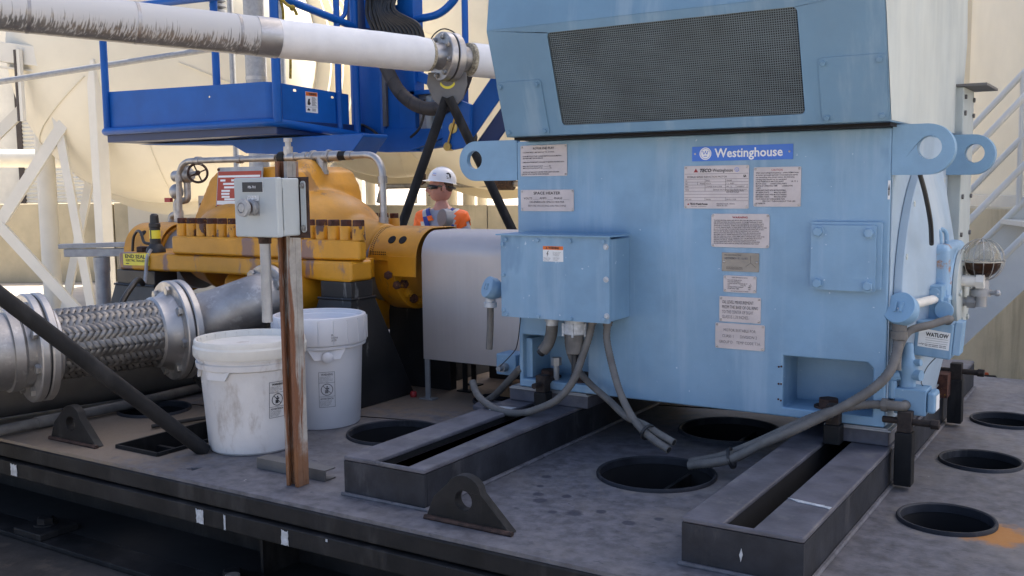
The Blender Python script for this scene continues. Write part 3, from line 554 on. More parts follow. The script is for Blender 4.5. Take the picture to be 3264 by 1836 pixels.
for i, (s, f_) in enumerate((('OIL LEVEL MEASUREMENT', 0.088), ('FROM THE BASE OF OIL RING', 0.100), ('TO THE CENTER OF SIGHT', 0.088), ('GLASS IS 1.78 INCHES.', 0.075))): tx(s, 0.0125, -0.977, 0.4465-0.0135*i, 'print_black' if i < 2 else 'print_faded', o, fit=f_)
o = nplate(-0.996, -0.8575, 0.3225, 0.3925); o['label'] = 'worn MOTOR SUITABLE FOR plate'
for i, (s, f_) in enumerate((('MOTOR SUITABLE FOR', 0.090), ('CLASS 1      DIVISION 2', 0.098), ('GROUP D    TEMP CODE T3A', 0.116))): tx(s, 0.0112, -0.927, 0.370-0.0165*i, 'print_faded', o, fit=f_, align='CENTER')
m = MB(); m.plate([(-0.5515, 0.7285), (-0.5458, 0.7285), (-0.5458, 0.775), (-0.5515, 0.775)], [], (0, MY-0.0005, 0), X, Z, 0.0008); o = m.build('arrow_label', 'sticker_white', mo, smooth=False)
m = MB(); yy = MY-0.0016; m.plate([(-0.5510, 0.752), (-0.5463, 0.752), (-0.54865, 0.767)], [], (0, yy, 0), X, Z, 0.0003); m.plate([(-0.5500, 0.738), (-0.5473, 0.738), (-0.5473, 0.752), (-0.5500, 0.752)], [], (0, yy, 0), X, Z, 0.0003); m.build('arrow_print', 'print_black', o, smooth=False)
# bolted cover plate on the right
m = MB(); m.plate(rrect(-0.736, -0.560, 0.503, 0.672, 0.004), [], (0, MY-0.0005, 0), X, Z, 0.012); m.build('cover_frame', 'motor_blue', mo, bevel=0.002)
m = MB(); m.plate(rrect(-0.733, -0.572, 0.498, 0.664, 0.005), [], (0, MY-0.013, 0), X, Z, 0.009); cp = m.build('cover_plate', 'motor_blue', mo, bevel=0.0015)
for x, z in ((-0.714, 0.647), (-0.589, 0.645), (-0.714, 0.515), (-0.589, 0.513)): bolt(cp, (x, MY-0.022, z), -Y, 0.0125, 'motor_blue', name='bolt')
# terminal box on the left
tb = MB(); tb.box(-1.602, -1.256, 2.466, MY-0.0005, 0.392, 0.622); tbo = tb.build('terminal_box', 'motor_blue', mo, bevel=0.002, label='light blue terminal box with bolted lid')
m = MB(); m.plate(rrect(-1.606, -1.250, 0.389, 0.628, 0.003), [], (0, 2.4655, 0), X, Z, 0.008); m.build('box_lid', 'motor_blue', tbo, bevel=0.001)
m = MB(); m.box(-1.618, -1.245, 2.448, 2.58, 0.6285, 0.6325); m.build('rain_shield', 'chipped_blue', tbo)
for x, z in [(-1.587, 0.616), (-1.479, 0.616), (-1.372, 0.616), (-1.267, 0.616), (-1.260, 0.602), (-1.598, 0.602), (-1.598, 0.512), (-1.260, 0.512), (-1.598, 0.408), (-1.588, 0.397), (-1.478, 0.397), (-1.371, 0.397), (-1.267, 0.400), (-1.258, 0.410)]:
    bolt(tbo, (x, 2.4572, z), -Y, 0.0062, 'motor_blue' if x < -1.262 else 'fitting_white', name='lid_bolt')
m = MB(); m.plate([(-1.4615, 0.5565), (-1.395, 0.5565), (-1.395, 0.6005), (-1.4615, 0.6005)], [], (0, 2.4572, 0), X, Z, 0.0004); o = m.build('warning_sticker', 'sticker_white', tbo, smooth=False)
# (sticker print is built with the terminal box part)
yy = 2.4566
m = MB(); m.plate([(-1.4613, 0.5900), (-1.3952, 0.5900), (-1.3952, 0.6003), (-1.4613, 0.6003)], [], (0, yy, 0), X, Z, 0.0003); m.build('sticker_band', 'sticker_orange', tbo, smooth=False)
text('WARNING', 0.0085, (-1.4425, yy-0.0005, 0.5925), X, Z, 'print_black', tbo, fit=0.035, bold=0.0003)
m = MB(); m.plate([(-1.4520, 0.5925), (-1.4460, 0.5925), (-1.4490, 0.5985)], [], (0, yy-0.0004, 0), X, Z, 0.0002)
m.plate([(-1.4445, 0.5870), (-1.4500, 0.5770), (-1.4462, 0.5775), (-1.4480, 0.5700), (-1.4430, 0.5795), (-1.4465, 0.5790), (-1.4425, 0.5870)], [], (0, yy-0.0002, 0), X, Z, 0.0002); m.build('sticker_sign', 'print_black', tbo, smooth=False)
for i, s in enumerate(('Hazardous Voltage', 'Can cause severe', 'injury or death.')): text(s, 0.0030, (-1.4590, yy-0.0002, 0.5655-0.0033*i), X, Z, 'print_black', tbo)
for i, s in enumerate(('', 'Disconnect and lock', 'out power before', 'opening this box', 'or servicing the', '', 'machine. Replace', 'cover and all of', 'its hardware.')):
    if s: text(s, 0.0032, (-1.4285, yy-0.0002, 0.5855-0.0032*i), X, Z, 'print_faded', tbo)
# conduit hubs below the box
def hub(x, y, z, r, h, m_='fitting_white'):
    mb = MB(); mb.lathe([(r*0.9, 0), (r*0.9, -0.006), (r*1.12, -0.008), (r*1.12, -h*0.6), (r*0.95, -h*0.62), (r*0.95, -h)], (x, y, z), Z, 16); mb.build('conduit_hub', m_, tbo)
hub(-1.476, 2.53, 0.391, 0.019, 0.030); hub(-1.434, 2.56, 0.391, 0.014, 0.018, 'conduit_grey'); hub(-1.342, 2.53, 0.391, 0.014, 0.018, 'conduit_grey'); hub(-1.293, 2.53, 0.391, 0.014, 0.020, 'conduit_grey')
m = MB(); m.lathe([(0.031, 0), (0.031, -0.016)], (-1.394, 2.52, 0.391), Z, 24); m.lathe([(0.034, -0.016), (0.034, -0.046), (0.029, -0.050)], (-1.394, 2.52, 0.391), Z, 20)
for k in range(5):
    a = 2*pi*k/5; m.box(-1.394+0.034*cos(a)-0.003, -1.394+0.034*cos(a)+0.003, 2.52+0.034*sin(a)-0.003, 2.52+0.034*sin(a)+0.003, 0.337, 0.375)
m.build('conduit_hub', 'fitting_white', tbo)
m = MB(); m.cyl((-1.394, 2.52, 0.342), (-1.393, 2.52, 0.285), 0.0265, n=20); m.build('conduit_stub', 'conduit_grey', tbo, bevel=0.003)
m = MB(); m.tube([(-1.393, 2.52, 0.286), (-1.393, 2.52, 0.25), (-1.391, 2.515, 0.225)], 0.0115, 10); m.ell((-1.391, 2.513, 0.219), (0.013, 0.013, 0.013), 12, 8); m.build('cable_end', 'black_rubber', tbo)
m = MB(); m.tube(spline([(-1.476, 2.53, 0.364), (-1.479, 2.53, 0.335), (-1.488, 2.525, 0.305), (-1.504, 2.52, 0.284)]), 0.018, 14); m.build('conduit_stub', 'conduit_grey', tbo)
m = MB(); m.tube(spline([(-1.485, 2.54, 0.364), (-1.492, 2.54, 0.32), (-1.508, 2.53, 0.285), (-1.517, 2.53, 0.274)]), 0.013, 10); m.build('conduit_stub', 'black_rubber', tbo)
# temperature sensor head on the left end
def rtd(c, ax, r, h, par, m_='motor_blue'):
    a = V(ax).normalized(); u, v, _ = frame(a); c = V(c)
    mb = MB(); mb.lathe([(r*0.72, -h*1.1), (r*0.98, -h*0.55), (r, -h*0.5), (r, h*0.1), (r*0.96, h*0.16), (0, h*0.17)], c, a, 28)
    o = mb.build('sensor_head', m_, par)
    for s in (-1, 1):
        mb = MB(); mb.bar(c+a*h*0.165+u*(r*0.18*s)-v*r*0.3, c+a*h*0.165+u*(r*0.18*s)+v*r*0.3, r*0.16, r*0.36, a); mb.build('cap_grip', m_, o)
    mb = MB()
    for k in range(15):
        t = k/14; p = c + a*(h*0.30*(1-t)-h*0.6*t+0.004*sin(pi*t)) - Z*(r*0.1+r*1.5*t) + u*(0.004*sin(3*t)); mb.ell(p, (0.0024,)*3, 6, 4)
    mb.build('bead_chain', 'fitting_white', o)
    return o
so = rtd((-1.680, 2.50, 0.468), (-0.45, -0.80, 0.34), 0.0335, 0.036, mo)
m = MB(); m.lathe([(0.016, 0), (0.016, -0.018), (0.020, -0.020), (0.020, -0.034), (0.015, -0.036)], (-1.684, 2.515, 0.440), Z, 14); m.cyl((-1.67, 2.52, 0.45), (-1.61, 2.57, 0.43), 0.013, n=12); m.build('gland', 'fitting_white', so)
m = MB(); m.tube(spline([(-1.684, 2.515, 0.408), (-1.686, 2.515, 0.34), (-1.690, 2.513, 0.275)]), 0.0105, 12); m.build('conduit_stub', 'conduit_grey', so)
# space heater junction box low on the left end
m = MB(); m.box(-1.802, -1.725, 2.72, 2.80, 0.152, 0.222); m.box(-1.7245, -1.637, 2.735, 2.785, 0.160, 0.214); o = m.build('drain_box', 'motor_blue', mo, bevel=0.004)
m = MB(); m.cyl((-1.765, 2.72, 0.180), (-1.765, 2.695, 0.180), 0.014, n=12); m.cyl((-1.765, 2.70, 0.180), (-1.765, 2.675, 0.180), 0.009, n=6); m.build('drain_plug', 'galvanised', o)
m = MB(); m.tube(spline([(-1.62, 2.59, 0.385), (-1.625, 2.585, 0.33), (-1.635, 2.59, 0.29), (-1.68, 2.64, 0.25), (-1.765, 2.68, 0.184)]), 0.0016, 5); m.build('thin_wire', 'hose_black', mo)
# ---------------------------------------------------------------- motor: right end
AX = V((0, 3.0, 0.465))
m = MB(); m.lathe([(0.36, 0), (0.36, 0.022), (0.34, 0.026), (0.20, 0.060), (0.165, 0.064)], (-0.5410, 3.0, 0.475), X, 56); eb = m.build('end_bracket', 'end_lit_blue', mo, bevel=0.003)  # bracket shares the paler blue with side light painted in
for k in range(14):
    a = 2*pi*(k+0.3)/14; bolt(eb, (-0.522, 3.0+0.345*cos(a), 0.475+0.345*sin(a)), X, 0.009, 'pale_lit_blue', name='bracket_bolt', style='slim')
m = MB(); m.box(-0.500, -0.446, 2.86, 3.14, 0.470, 0.602); m.build('bearing_housing', 'rusty_blue', eb, bevel=0.018, seg=3)
m = MB(); m.lathe([(0.135, -0.050), (0.135, 0.026), (0.125, 0.034)], (-0.476, 3.0, 0.455), X, 40); bh = m.build('bearing_housing', 'rusty_blue', mo, bevel=0.003)
m = MB(); m.box(-0.515, -0.440, 2.835, 3.165, 0.452, 0.466); m.build('split_flange', 'rusty_blue', bh, bevel=0.003)
for y in (2.85, 3.15): bolt(bh, (-0.475, y, 0.466), Z, 0.012, 'rust_bolt', name='flange_bolt', style='stud')
m = MB(); m.lathe([(0.112, 0), (0.112, 0.012), (0.10, 0.016)], (-0.441, 3.0, 0.470), X, 36); ec = m.build('end_cover', 'pale_lit_blue', bh, bevel=0.002)
for k in range(6):
    a = 2*pi*k/6; bolt(bh, (-0.427, 3.0+0.092*cos(a), 0.470+0.092*sin(a)), X, 0.009, 'pale_lit_blue', name='cover_bolt')
m = MB(); m.cyl((-0.43, 2.95, 0.50), (-0.385, 2.95, 0.50), 0.016, n=16); m.cyl((-0.39, 2.95, 0.50), (-0.37, 2.95, 0.50), 0.021, n=6); m.build('filler_plug', 'cream_plastic', bh)
for dy in (0, 0.028):
    m = MB(); m.tube(spline([(-0.50+dy*0.4, 2.90+dy, 0.60), (-0.498+dy*0.4, 2.895+dy, 0.628), (-0.488+dy*0.4, 2.90+dy, 0.640), (-0.478+dy*0.4, 2.905+dy, 0.628), (-0.476+dy*0.4, 2.905+dy, 0.60)]), 0.006, 8); m.build('eye_bolt', 'motor_blue', bh)
m = MB(); m.tube(spline([(-0.485, 2.64, 0.788), (-0.475, 2.66, 0.74), (-0.468, 2.70, 0.67), (-0.474, 2.76, 0.61)]), 0.006, 8); m.build('cable', 'hose_black', mo)
# constant level oiler: glass bulb in a wire cage on a pipe
oc = V((-0.383, 2.98, 0.556)); R_ = 0.050
m = MB(); m.lathe([(R_*sin(t), R_*cos(t)) for t in [1.68-0.084*i for i in range(20)]]+[(0, R_)], oc, Z, 28); ob = m.build('oiler_bulb', 'oiler_glass', mo)
m = MB(); m.lathe([(0.0, -R_)]+[(R_*0.998*sin(t), -R_*0.998*cos(t)) for t in [0.12*i for i in range(1, 12)]]+[(R_*0.99, -R_*0.11), (0, -R_*0.11)], oc, Z, 24); m.build('oil', 'oil_brown', ob)
m = MB()
for k in range(7):
    a = pi*k/7; m.tube([oc + V((R_*1.16*cos(t)*cos(a), R_*1.16*cos(t)*sin(a), R_*1.16*sin(t))) for t in [radians(-72)+radians(324)*i/26 for i in range(27)]], 0.0011, 5)
m.tube([oc + V((R_*1.16*cos(t), R_*1.16*sin(t), -0.003)) for t in [2*pi*i/30 for i in range(31)]], 0.0015, 5); m.build('wire_cage', 'bolt_steel', ob)
m = MB(); m.cyl(oc-Z*0.050, oc-Z*0.082, 0.021, n=16); m.cyl(oc-Z*0.080, oc-Z*0.098, 0.028, n=16); m.cyl(oc+V((0, -0.0, -0.088)), oc+V((0.04, -0.01, -0.088)), 0.006, n=8); m.ell(oc+V((0.043, -0.01, -0.088)), (0.009, 0.009, 0.009), 8, 6)
m.cyl((-0.445, 2.98, 0.440), (-0.375, 2.98, 0.440), 0.012, n=12); m.cyl((-0.415, 2.98, 0.440), (-0.395, 2.98, 0.440), 0.019, n=6); m.cyl((-0.382, 2.98, 0.428), (-0.382, 2.98, 0.468), 0.016, n=12); m.build('oiler_body', 'galvanised', ob)
# temperature sensor with box and flexible conduit on the right
so2 = rtd((-0.516, 2.605, 0.458), (-0.25, -0.88, 0.42), 0.041, 0.040, mo)
m = MB(); m.lathe([(0.018, 0.01), (0.018, -0.014), (0.021, -0.016), (0.021, -0.036), (0.016, -0.038)], (-0.518, 2.612, 0.416), Z, 14); m.build('gland', 'conduit_grey', so2)
m = MB(); m.cyl((-0.50, 2.63, 0.463), (-0.468, 2.82, 0.462), 0.012, n=12); m.build('nipple', 'cream_plastic', so2)
m = MB(); m.box(-0.512, -0.452, 2.80, 2.87, 0.405, 0.498); m.cyl((-0.470, 2.80, 0.478), (-0.470, 2.795, 0.478), 0.015, n=16); m.cyl((-0.445, 2.80, 0.435), (-0.445, 2.792, 0.435), 0.024, n=20); m.build('heater_bracket', 'motor_blue', mo, bevel=0.003)
Mh = Matrix.Rotation(radians(4), 3, 'Y')
def hb(x, y, z): return V((-0.458, 2.76, 0.366)) + Mh @ V((x, y, z))
m = MB(); q = [hb(x, y, z) for z in (-0.048, 0.044) for x, y in ((-0.046, -0.03), (0.046, -0.03), (0.046, 0.05), (-0.046, 0.05))]
m.add(q, [(0,3,2,1),(4,5,6,7),(0,1,5,4),(1,2,6,5),(2,3,7,6),(3,0,4,7)]); hbx = m.build('heater_box', 'motor_blue', mo, bevel=0.005, label='small blue heater box with white maker label')
m = MB(); q = [hb(x, y, z) for z in (-0.036, 0.050) for x, y in ((0.0465, -0.02), (0.064, -0.015), (0.064, 0.045), (0.0465, 0.045))]; m.add(q, [(0,3,2,1),(4,5,6,7),(0,1,5,4),(1,2,6,5),(2,3,7,6),(3,0,4,7)]); m.build('box_flange', 'motor_blue', hbx, bevel=0.002)
m = MB(); m.plate([(-0.036, -0.022), (0.040, -0.024), (0.040, 0.022), (-0.036, 0.026)], [], hb(0, -0.0305, 0), Mh @ X, Mh @ Z, 0.0005); m.build('maker_label', 'sticker_white', hbx, smooth=False)
text('WATLOW', 0.0145, hb(-0.018, -0.0312, 0.0075), Mh @ X, Mh @ Z, 'print_black', hbx, fit=0.055, bold=0.0005)
m = MB()
for z in (0.003, -0.003, -0.009): m.bar(hb(-0.018, -0.0314, z), hb(0.036, -0.0314, z), 0.0006, 0.0003, Y)
for a, b in (((-0.034, -0.0145), (-0.028, -0.0145)), ((-0.028, -0.0145), (-0.026, -0.0125)), ((-0.026, -0.0125), (-0.024, -0.0165)), ((-0.024, -0.0165), (-0.022, -0.0125)), ((-0.022, -0.0145), (-0.017, -0.0145))): m.bar(hb(a[0], -0.0314, a[1]), hb(b[0], -0.0314, b[1]), 0.0010, 0.0003, Y)
m.build('label_ruling', 'print_black', hbx, smooth=False)
m = MB()
for i in range(2):
    for k in range(6): m.bar(hb(-0.018+0.0085*k, -0.0314, -0.0140-0.004*i), hb(-0.0115+0.0085*k+0.001*(k % 3), -0.0314, -0.0140-0.004*i), 0.0016, 0.0003, Y)
m.build('small_print', 'print_faded', hbx, smooth=False)
m = MB(); m.tube(spline([hb(0.028, -0.02, 0.048), hb(0.035, -0.045, 0.060), hb(0.0, -0.075, 0.045), hb(-0.045, -0.115, 0.026), hb(-0.06, -0.14, -0.02), (-0.520, 2.61, 0.30)]), 0.0100, 12); m.build('flex_conduit', 'conduit_grey', hbx)
# limit switch box and relief valve low on the right end
m = MB(); m.box(-0.528, -0.452, 2.622, 2.70, 0.186, 0.252); lb = m.build('limit_box', 'motor_blue', mo, bevel=0.003)
m = MB(); m.plate([(2.626, 0.192), (2.696, 0.192), (2.696, 0.247), (2.626, 0.247)], [], (-0.4515, 0, 0), Y, Z, 0.020); m.build('box_lid', 'motor_blue', lb, bevel=0.008)
m = MB(); m.plate([(2.640, 0.198), (2.685, 0.198), (2.685, 0.236), (2.640, 0.236)], [], (-0.4312, 0, 0), Y, Z, 0.0006); m.build('box_label', 'sticker_white', lb, smooth=False)
m = MB(); m.tube(bend([(-0.500, 2.622, 0.211), (-0.500, 2.597, 0.211), (-0.545, 2.597, 0.211)], 0.02), 0.013, 12); m.cyl((-0.538, 2.597, 0.211), (-0.552, 2.597, 0.211), 0.017, n=8); m.build('elbow', 'conduit_grey', lb)
m = MB(); m.lathe([(0.020, 0), (0.020, 0.012), (0.022, 0.028), (0.026, 0.048), (0.024, 0.060), (0.017, 0.072), (0.013, 0.088), (0.013, 0.104), (0.009, 0.112), (0, 0.113)], (-0.503, 2.655, 0.2525), Z, 22); vv = m.build('relief_valve', 'motor_blue', lb)
m = MB(); m.cyl((-0.49, 2.65, 0.285), (-0.468, 2.643, 0.285), 0.014, n=12); m.build('valve_port', 'motor_blue', lb)
m = MB(); m.cyl((-0.49, 2.65, 0.315), (-0.470, 2.645, 0.318), 0.009, n=10); m.build('valve_cap', 'motor_blue', lb)
m = MB(); m.cyl((-0.520, 2.64, 0.283), (-0.548, 2.63, 0.275), 0.013, n=10); m.cyl((-0.534, 2.628, 0.27), (-0.534, 2.628, 0.225), 0.011, n=10); m.build('valve_port', 'motor_blue', lb)
m = MB(); m.tube(spline([(-0.452, 2.77, 0.318), (-0.468, 2.72, 0.295), (-0.476, 2.69, 0.262), (-0.470, 2.68, 0.252)]), 0.0012, 5); m.build('thin_wire', 'hose_black', mo)
# cooler duct at the far right corner of the motor
m = MB(); m.box(-0.545, -0.505, 3.41, 3.62, 0.30, 1.06); dd = m.build('rear_duct', 'pale_lit_blue', mo, bevel=0.004)
m = MB(); m.box(-0.56, -0.44, 3.40, 3.66, 1.0605, 1.068); m.build('duct_roof', 'grey_steel', dd)
for z in (1.03, 0.98, 0.90, 0.72, 0.60, 0.50):
    for y in (3.43, 3.60): bolt(dd, (-0.5045, y, z), X, 0.008, 'grey_steel', name='duct_bolt', style='slim')

# ---------------------------------------------------------------- cut flexible conduits hanging off the motor
def ribbed(path, r, name, label, ribs=True):
    pts = spline(path, 10); L_ = 0; t = thing(name, label, 'conduit', tuple(pts[-1]), 'cut conduits hanging around the motor')
    fine = []; 
    for i in range(len(pts)-1):
        n_ = max(1, int((pts[i+1]-pts[i]).length/0.0034)); fine += [pts[i].lerp(pts[i+1], k/n_) for k in range(n_)]
    fine.append(pts[-1]); K_ = len(fine)
    mb = MB(); mb.tube(fine, r, 12, rf=(lambda s: 1.0+(0.07 if int(s*K_) % 2 else -0.03)) if ribs else None); mb.build('sheath', 'conduit_grey', t, ang=80)
    d_ = (fine[-1]-fine[-4]).normalized(); mb = MB(); mb.cyl(fine[-1]-d_*0.002, fine[-1]+d_*0.0012, r*0.78, n=12); mb.build('open_end', 'inside_shade', t)
    return t, fine
def tie(t, p, d_, r):
    mb = MB(); mb.ring(V(p)-V(d_).normalized()*0.004, d_, r*0.9, r*1.12, 0.008, 20); mb.build('cable_tie', 'black_rubber', t)
t1, f1 = ribbed([(-0.518, 2.612, 0.384), (-0.522, 2.58, 0.324), (-0.547, 2.55, 0.276), (-0.609, 2.52, 0.225), (-0.687, 2.50, 0.178), (-0.740, 2.48, 0.147), (-0.810, 2.465, 0.109), (-0.898, 2.45, 0.056), (-1.007, 2.44, 0.026)], 0.0120, 'flexible_conduit', 'long ribbed grey conduit running from the round blue sensor head to the deck hole')
ribbed([(-0.549, 2.597, 0.211), (-0.600, 2.585, 0.207), (-0.665, 2.56, 0.190), (-0.733, 2.53, 0.160), (-0.834, 2.50, 0.102), (-0.931, 2.485, 0.053), (-1.018, 2.475, 0.026)], 0.0108, 'flexible_conduit', 'thinner grey conduit from the low blue switch box beside the longer conduit')
tie(t1, (-0.898, 2.466, 0.056), (-1, -0.1, -0.3), 0.025)
ribbed([(-1.342, 2.53, 0.380), (-1.350, 2.525, 0.338), (-1.366, 2.51, 0.275), (-1.383, 2.49, 0.212), (-1.424, 2.47, 0.156), (-1.487, 2.45, 0.122), (-1.548, 2.45, 0.104), (-1.622, 2.46, 0.103), (-1.689, 2.48, 0.118), (-1.735, 2.505, 0.138), (-1.762, 2.525, 0.165)], 0.0108, 'flexible_conduit', 'grey conduit looping down and left under the terminal box')
t2, f2 = ribbed([(-1.293, 2.53, 0.377), (-1.290, 2.52, 0.333), (-1.263, 2.50, 0.264), (-1.225, 2.47, 0.200), (-1.183, 2.445, 0.150), (-1.140, 2.425, 0.115), (-1.090, 2.405, 0.093), (-1.042, 2.39, 0.076)], 0.0102, 'flexible_conduit', 'grey conduit hanging from the right end of the terminal box')
tie(t2, (-1.118, 2.422, 0.108), (1, -0.4, -0.5), 0.021)
ribbed([(-1.434, 2.56, 0.380), (-1.440, 2.56, 0.314), (-1.435, 2.57, 0.267), (-1.410, 2.57, 0.225), (-1.358, 2.55, 0.191), (-1.278, 2.51, 0.160), (-1.204, 2.465, 0.133), (-1.140, 2.445, 0.121), (-1.080, 2.42, 0.106), (-1.036, 2.41, 0.092)], 0.0098, 'flexible_conduit', 'grey conduit passing behind the others from the middle of the terminal box')
ribbed([(-1.634, 2.60, 0.206), (-1.700, 2.64, 0.155), (-1.785, 2.69, 0.092), (-1.841, 2.72, 0.058)], 0.0110, 'flexible_conduit', 'short straight piece of cut conduit leaning at the motor foot')

# ---------------------------------------------------------------- pump
pu = thing('process_pump', 'yellow horizontal split case pump with rusty casing bolts', 'pump', (-2.95, 3.0, 0.0))
def ped(x0, x1, bx0, bx1):
    m = MB(); m.box(x0, x1, 2.600, 2.712, 0.388, 0.4455); 
    m.add([(x0-0.004, 2.594, 0.3875), (x1+0.004, 2.594, 0.3875), (x1+0.004, 2.718, 0.3875), (x0-0.004, 2.718, 0.3875), (bx0, 2.52, 0.001), (bx1, 2.52, 0.001), (bx1, 2.915, 0.001), (bx0, 2.915, 0.001)], [(0,1,2,3),(7,6,5,4),(1,0,4,5),(2,1,5,6),(3,2,6,7),(0,3,7,4)])
    o = m.build('pump_pedestal', 'scuffed_black', pu, bevel=0.003)
    m = MB(); m.tube([(x0-0.006, 2.592, 0.386), (x1+0.006, 2.592, 0.386), (x1+0.006, 2.72, 0.386)], 0.005, 6); m.build('weld_bead', 'scuffed_black', o)
ped(-2.461, -2.318, -2.56, -2.300); ped(-3.600, -3.360, -3.70, -3.33)
for x0, x1 in ((-2.461, -2.318), (-3.600, -3.360)):
    m = MB(); m.add([(x0, 3.29, 0.445), (x1, 3.29, 0.445), (x1, 3.40, 0.445), (x0, 3.40, 0.445), (x0-0.1, 3.1, 0.001), (x1+0.02, 3.1, 0.001), (x1+0.02, 3.48, 0.001), (x0-0.1, 3.48, 0.001)], [(0,1,2,3),(7,6,5,4),(1,0,4,5),(2,1,5,6),(3,2,6,7),(0,3,7,4)]); m.build('pump_pedestal', 'scuffed_black', pu)
# lower half flange with its feet, upper half flange
out = [(-3.585, 2.60), (-3.30, 2.60), (-3.22, 2.625), (-2.55, 2.625), (-2.47, 2.60), (-2.315, 2.60), (-2.315, 2.712), (-2.46, 2.74), (-2.51, 2.85), (-2.51, 3.15), (-2.40, 3.29), (-2.40, 3.40), (-3.585, 3.40), (-3.60, 3.3), (-3.60, 2.7)]
m = MB(); m.plate(out, [], (0, 0, 0.4462), X, Y, 0.0705); m.build('lower_flange', 'pump_stained', pu, bevel=0.012, seg=3)
out = [(-3.30, 2.66), (-3.26, 2.612), (-2.37, 2.612), (-2.305, 2.635), (-2.305, 2.67), (-2.49, 2.80), (-2.60, 3.05), (-2.66, 3.36), (-2.72, 3.39), (-3.26, 3.39), (-3.30, 3.34)]
m = MB(); m.plate(out, [], (0, 0, 0.5185), X, Y, 0.070); m.build('upper_flange', 'pump_stained', pu, bevel=0.010, seg=3)
m = MB(); m.box(-3.10, -2.52, 2.70, 3.30, 0.20, 0.445); m.ell((-2.82, 2.99, 0.33), (0.33, 0.33, 0.20), 32, 20); m.build('lower_casing', 'pump_yellow', pu, bevel=0.05, seg=4)
# upper casing: fused volute humps
m = MB()
prof = [(-3.40, 0.55), (-3.37, 0.66), (-3.265, 0.815), (-3.22, 0.845), (-2.90, 0.858), (-2.84, 0.84), (-2.80, 0.775), (-2.76, 0.55)]
m.plate(prof[::-1], [], (0, 3.22, 0), X, Z, 0.40)
m.ell((-2.805, 2.985, 0.55), (0.215, 0.30, 0.212), 36, 24); m.ell((-3.10, 3.0, 0.60), (0.28, 0.33, 0.15), 36, 24)
m.cyl((-2.70, 3.0, 0.50), (-2.475, 3.0, 0.50), 0.175, 0.128, 36); m.cyl((-3.35, 3.0, 0.50), (-3.52, 3.0, 0.50), 0.175, 0.128, 36)
m.ell((-2.90, 3.0, 0.79), (0.09, 0.10, 0.10), 20, 14)
m.tube([V((-2.735, 2.775, 0.655)) + V((0.048*cos(t), -0.012*cos(t)*0.5-0.004, 0.040*sin(t))) for t in [radians(-20)+radians(220)*i/12 for i in range(13)]], 0.016, 8)
ca = m.build('upper_casing', 'pump_yellow', pu)
rm = ca.modifiers.new('fuse', 'REMESH'); rm.mode = 'VOXEL'; rm.voxel_size = 0.009; rm.use_smooth_shade = True
smo = ca.modifiers.new('soften', 'SMOOTH'); smo.iterations = 8; smo.factor = 0.6
m = MB(); m.lathe([(0.030, 0), (0.026, 0.006), (0, 0.0065)], (-2.74, 2.742, 0.648), V((0.25, -0.85, 0.45)), 20); m.build('core_recess', 'rust_bolt', pu)
# maker's red and white plate on the sloping casing
nu, nv = V((1, 0, 0.0)), V((0.42, 0.10, 0.90)).normalized(); no = V((-3.195, 2.790, 0.693)); nu = V((0.99, -0.02, 0.0)).normalized()
nn = nu.cross(nv).normalized(); nv = nn.cross(nu)
m = MB(); m.plate([(0, 0), (0.26, 0), (0.26, 0.165), (0, 0.165)], [], no, nu, nv, 0.006); rp = m.build('makers_plate', 'galvanised', pu, bevel=0.001)
m = MB(); m.plate([(0.005, 0.006), (0.255, 0.006), (0.255, 0.148), (0.005, 0.148)], [], no+nn*0.0063, nu, nv, 0.0006); m.build('plate_field', 'nameplate_red', rp, smooth=False)
m = MB()
for x0, x1, z in ((0.02, 0.05, 0.112), (0.085, 0.12, 0.112), (0.038, 0.16, 0.098), (0.045, 0.16, 0.084), (0.03, 0.08, 0.070), (0.03, 0.078, 0.058), (0.033, 0.08, 0.046), (0.05, 0.11, 0.036), (0.007, 0.25, 0.128), (0.007, 0.25, 0.026), (0.007, 0.25, 0.019)):
    m.plate([(x0, z-0.004), (x1, z-0.004), (x1, z+0.004), (x0, z+0.004)], [], no+nn*0.0070, nu, nv, 0.0004)
m.build('plate_boxes', 'sticker_white', rp, smooth=False)
for x, z in ((0.006, 0.156), (0.006, 0.003)): bolt(rp, no+nu*x+nv*z+nn*0.006, nn, 0.006, 'rust_bolt', style='slim', name='plate_screw')
# casing bolts: boss, washer and rusty head along both long sides
bm = MB(); bm.lathe([(0.0235, 0), (0.0225, 0.047), (0.021, 0.049)], (0, 0, 0), Z, 14); bmesh_ = unit_mesh('boss', bm, 'boss_yellow')
hm = MB(); hm.lathe([(0.0205, 0), (0.0205, 0.019), (0.0185, 0.0215)], (0, 0, 0), Z, 6); hmesh = unit_mesh('casing_bolt', hm, 'rust_bolt', ang=30)
for yy in (2.655, 3.345):
    for k in range(17):
        x = -3.245+k*0.0575; z = 0.5885
        if yy > 3 and x > -2.70: continue
        inst(bmesh_, 'bolt_boss', pu, Matrix.Translation((x, yy, z))); inst(hmesh, 'casing_bolt', pu, Matrix.Translation((x, yy, z+0.0492)) @ Matrix.Rotation(random.random()*2, 4, 'Z'))
for x in (-2.385, -3.50): bolt(pu, (x, 2.66, 0.517), Z, 0.028, 'brown_bolt', style='slim', name='foot_bolt')
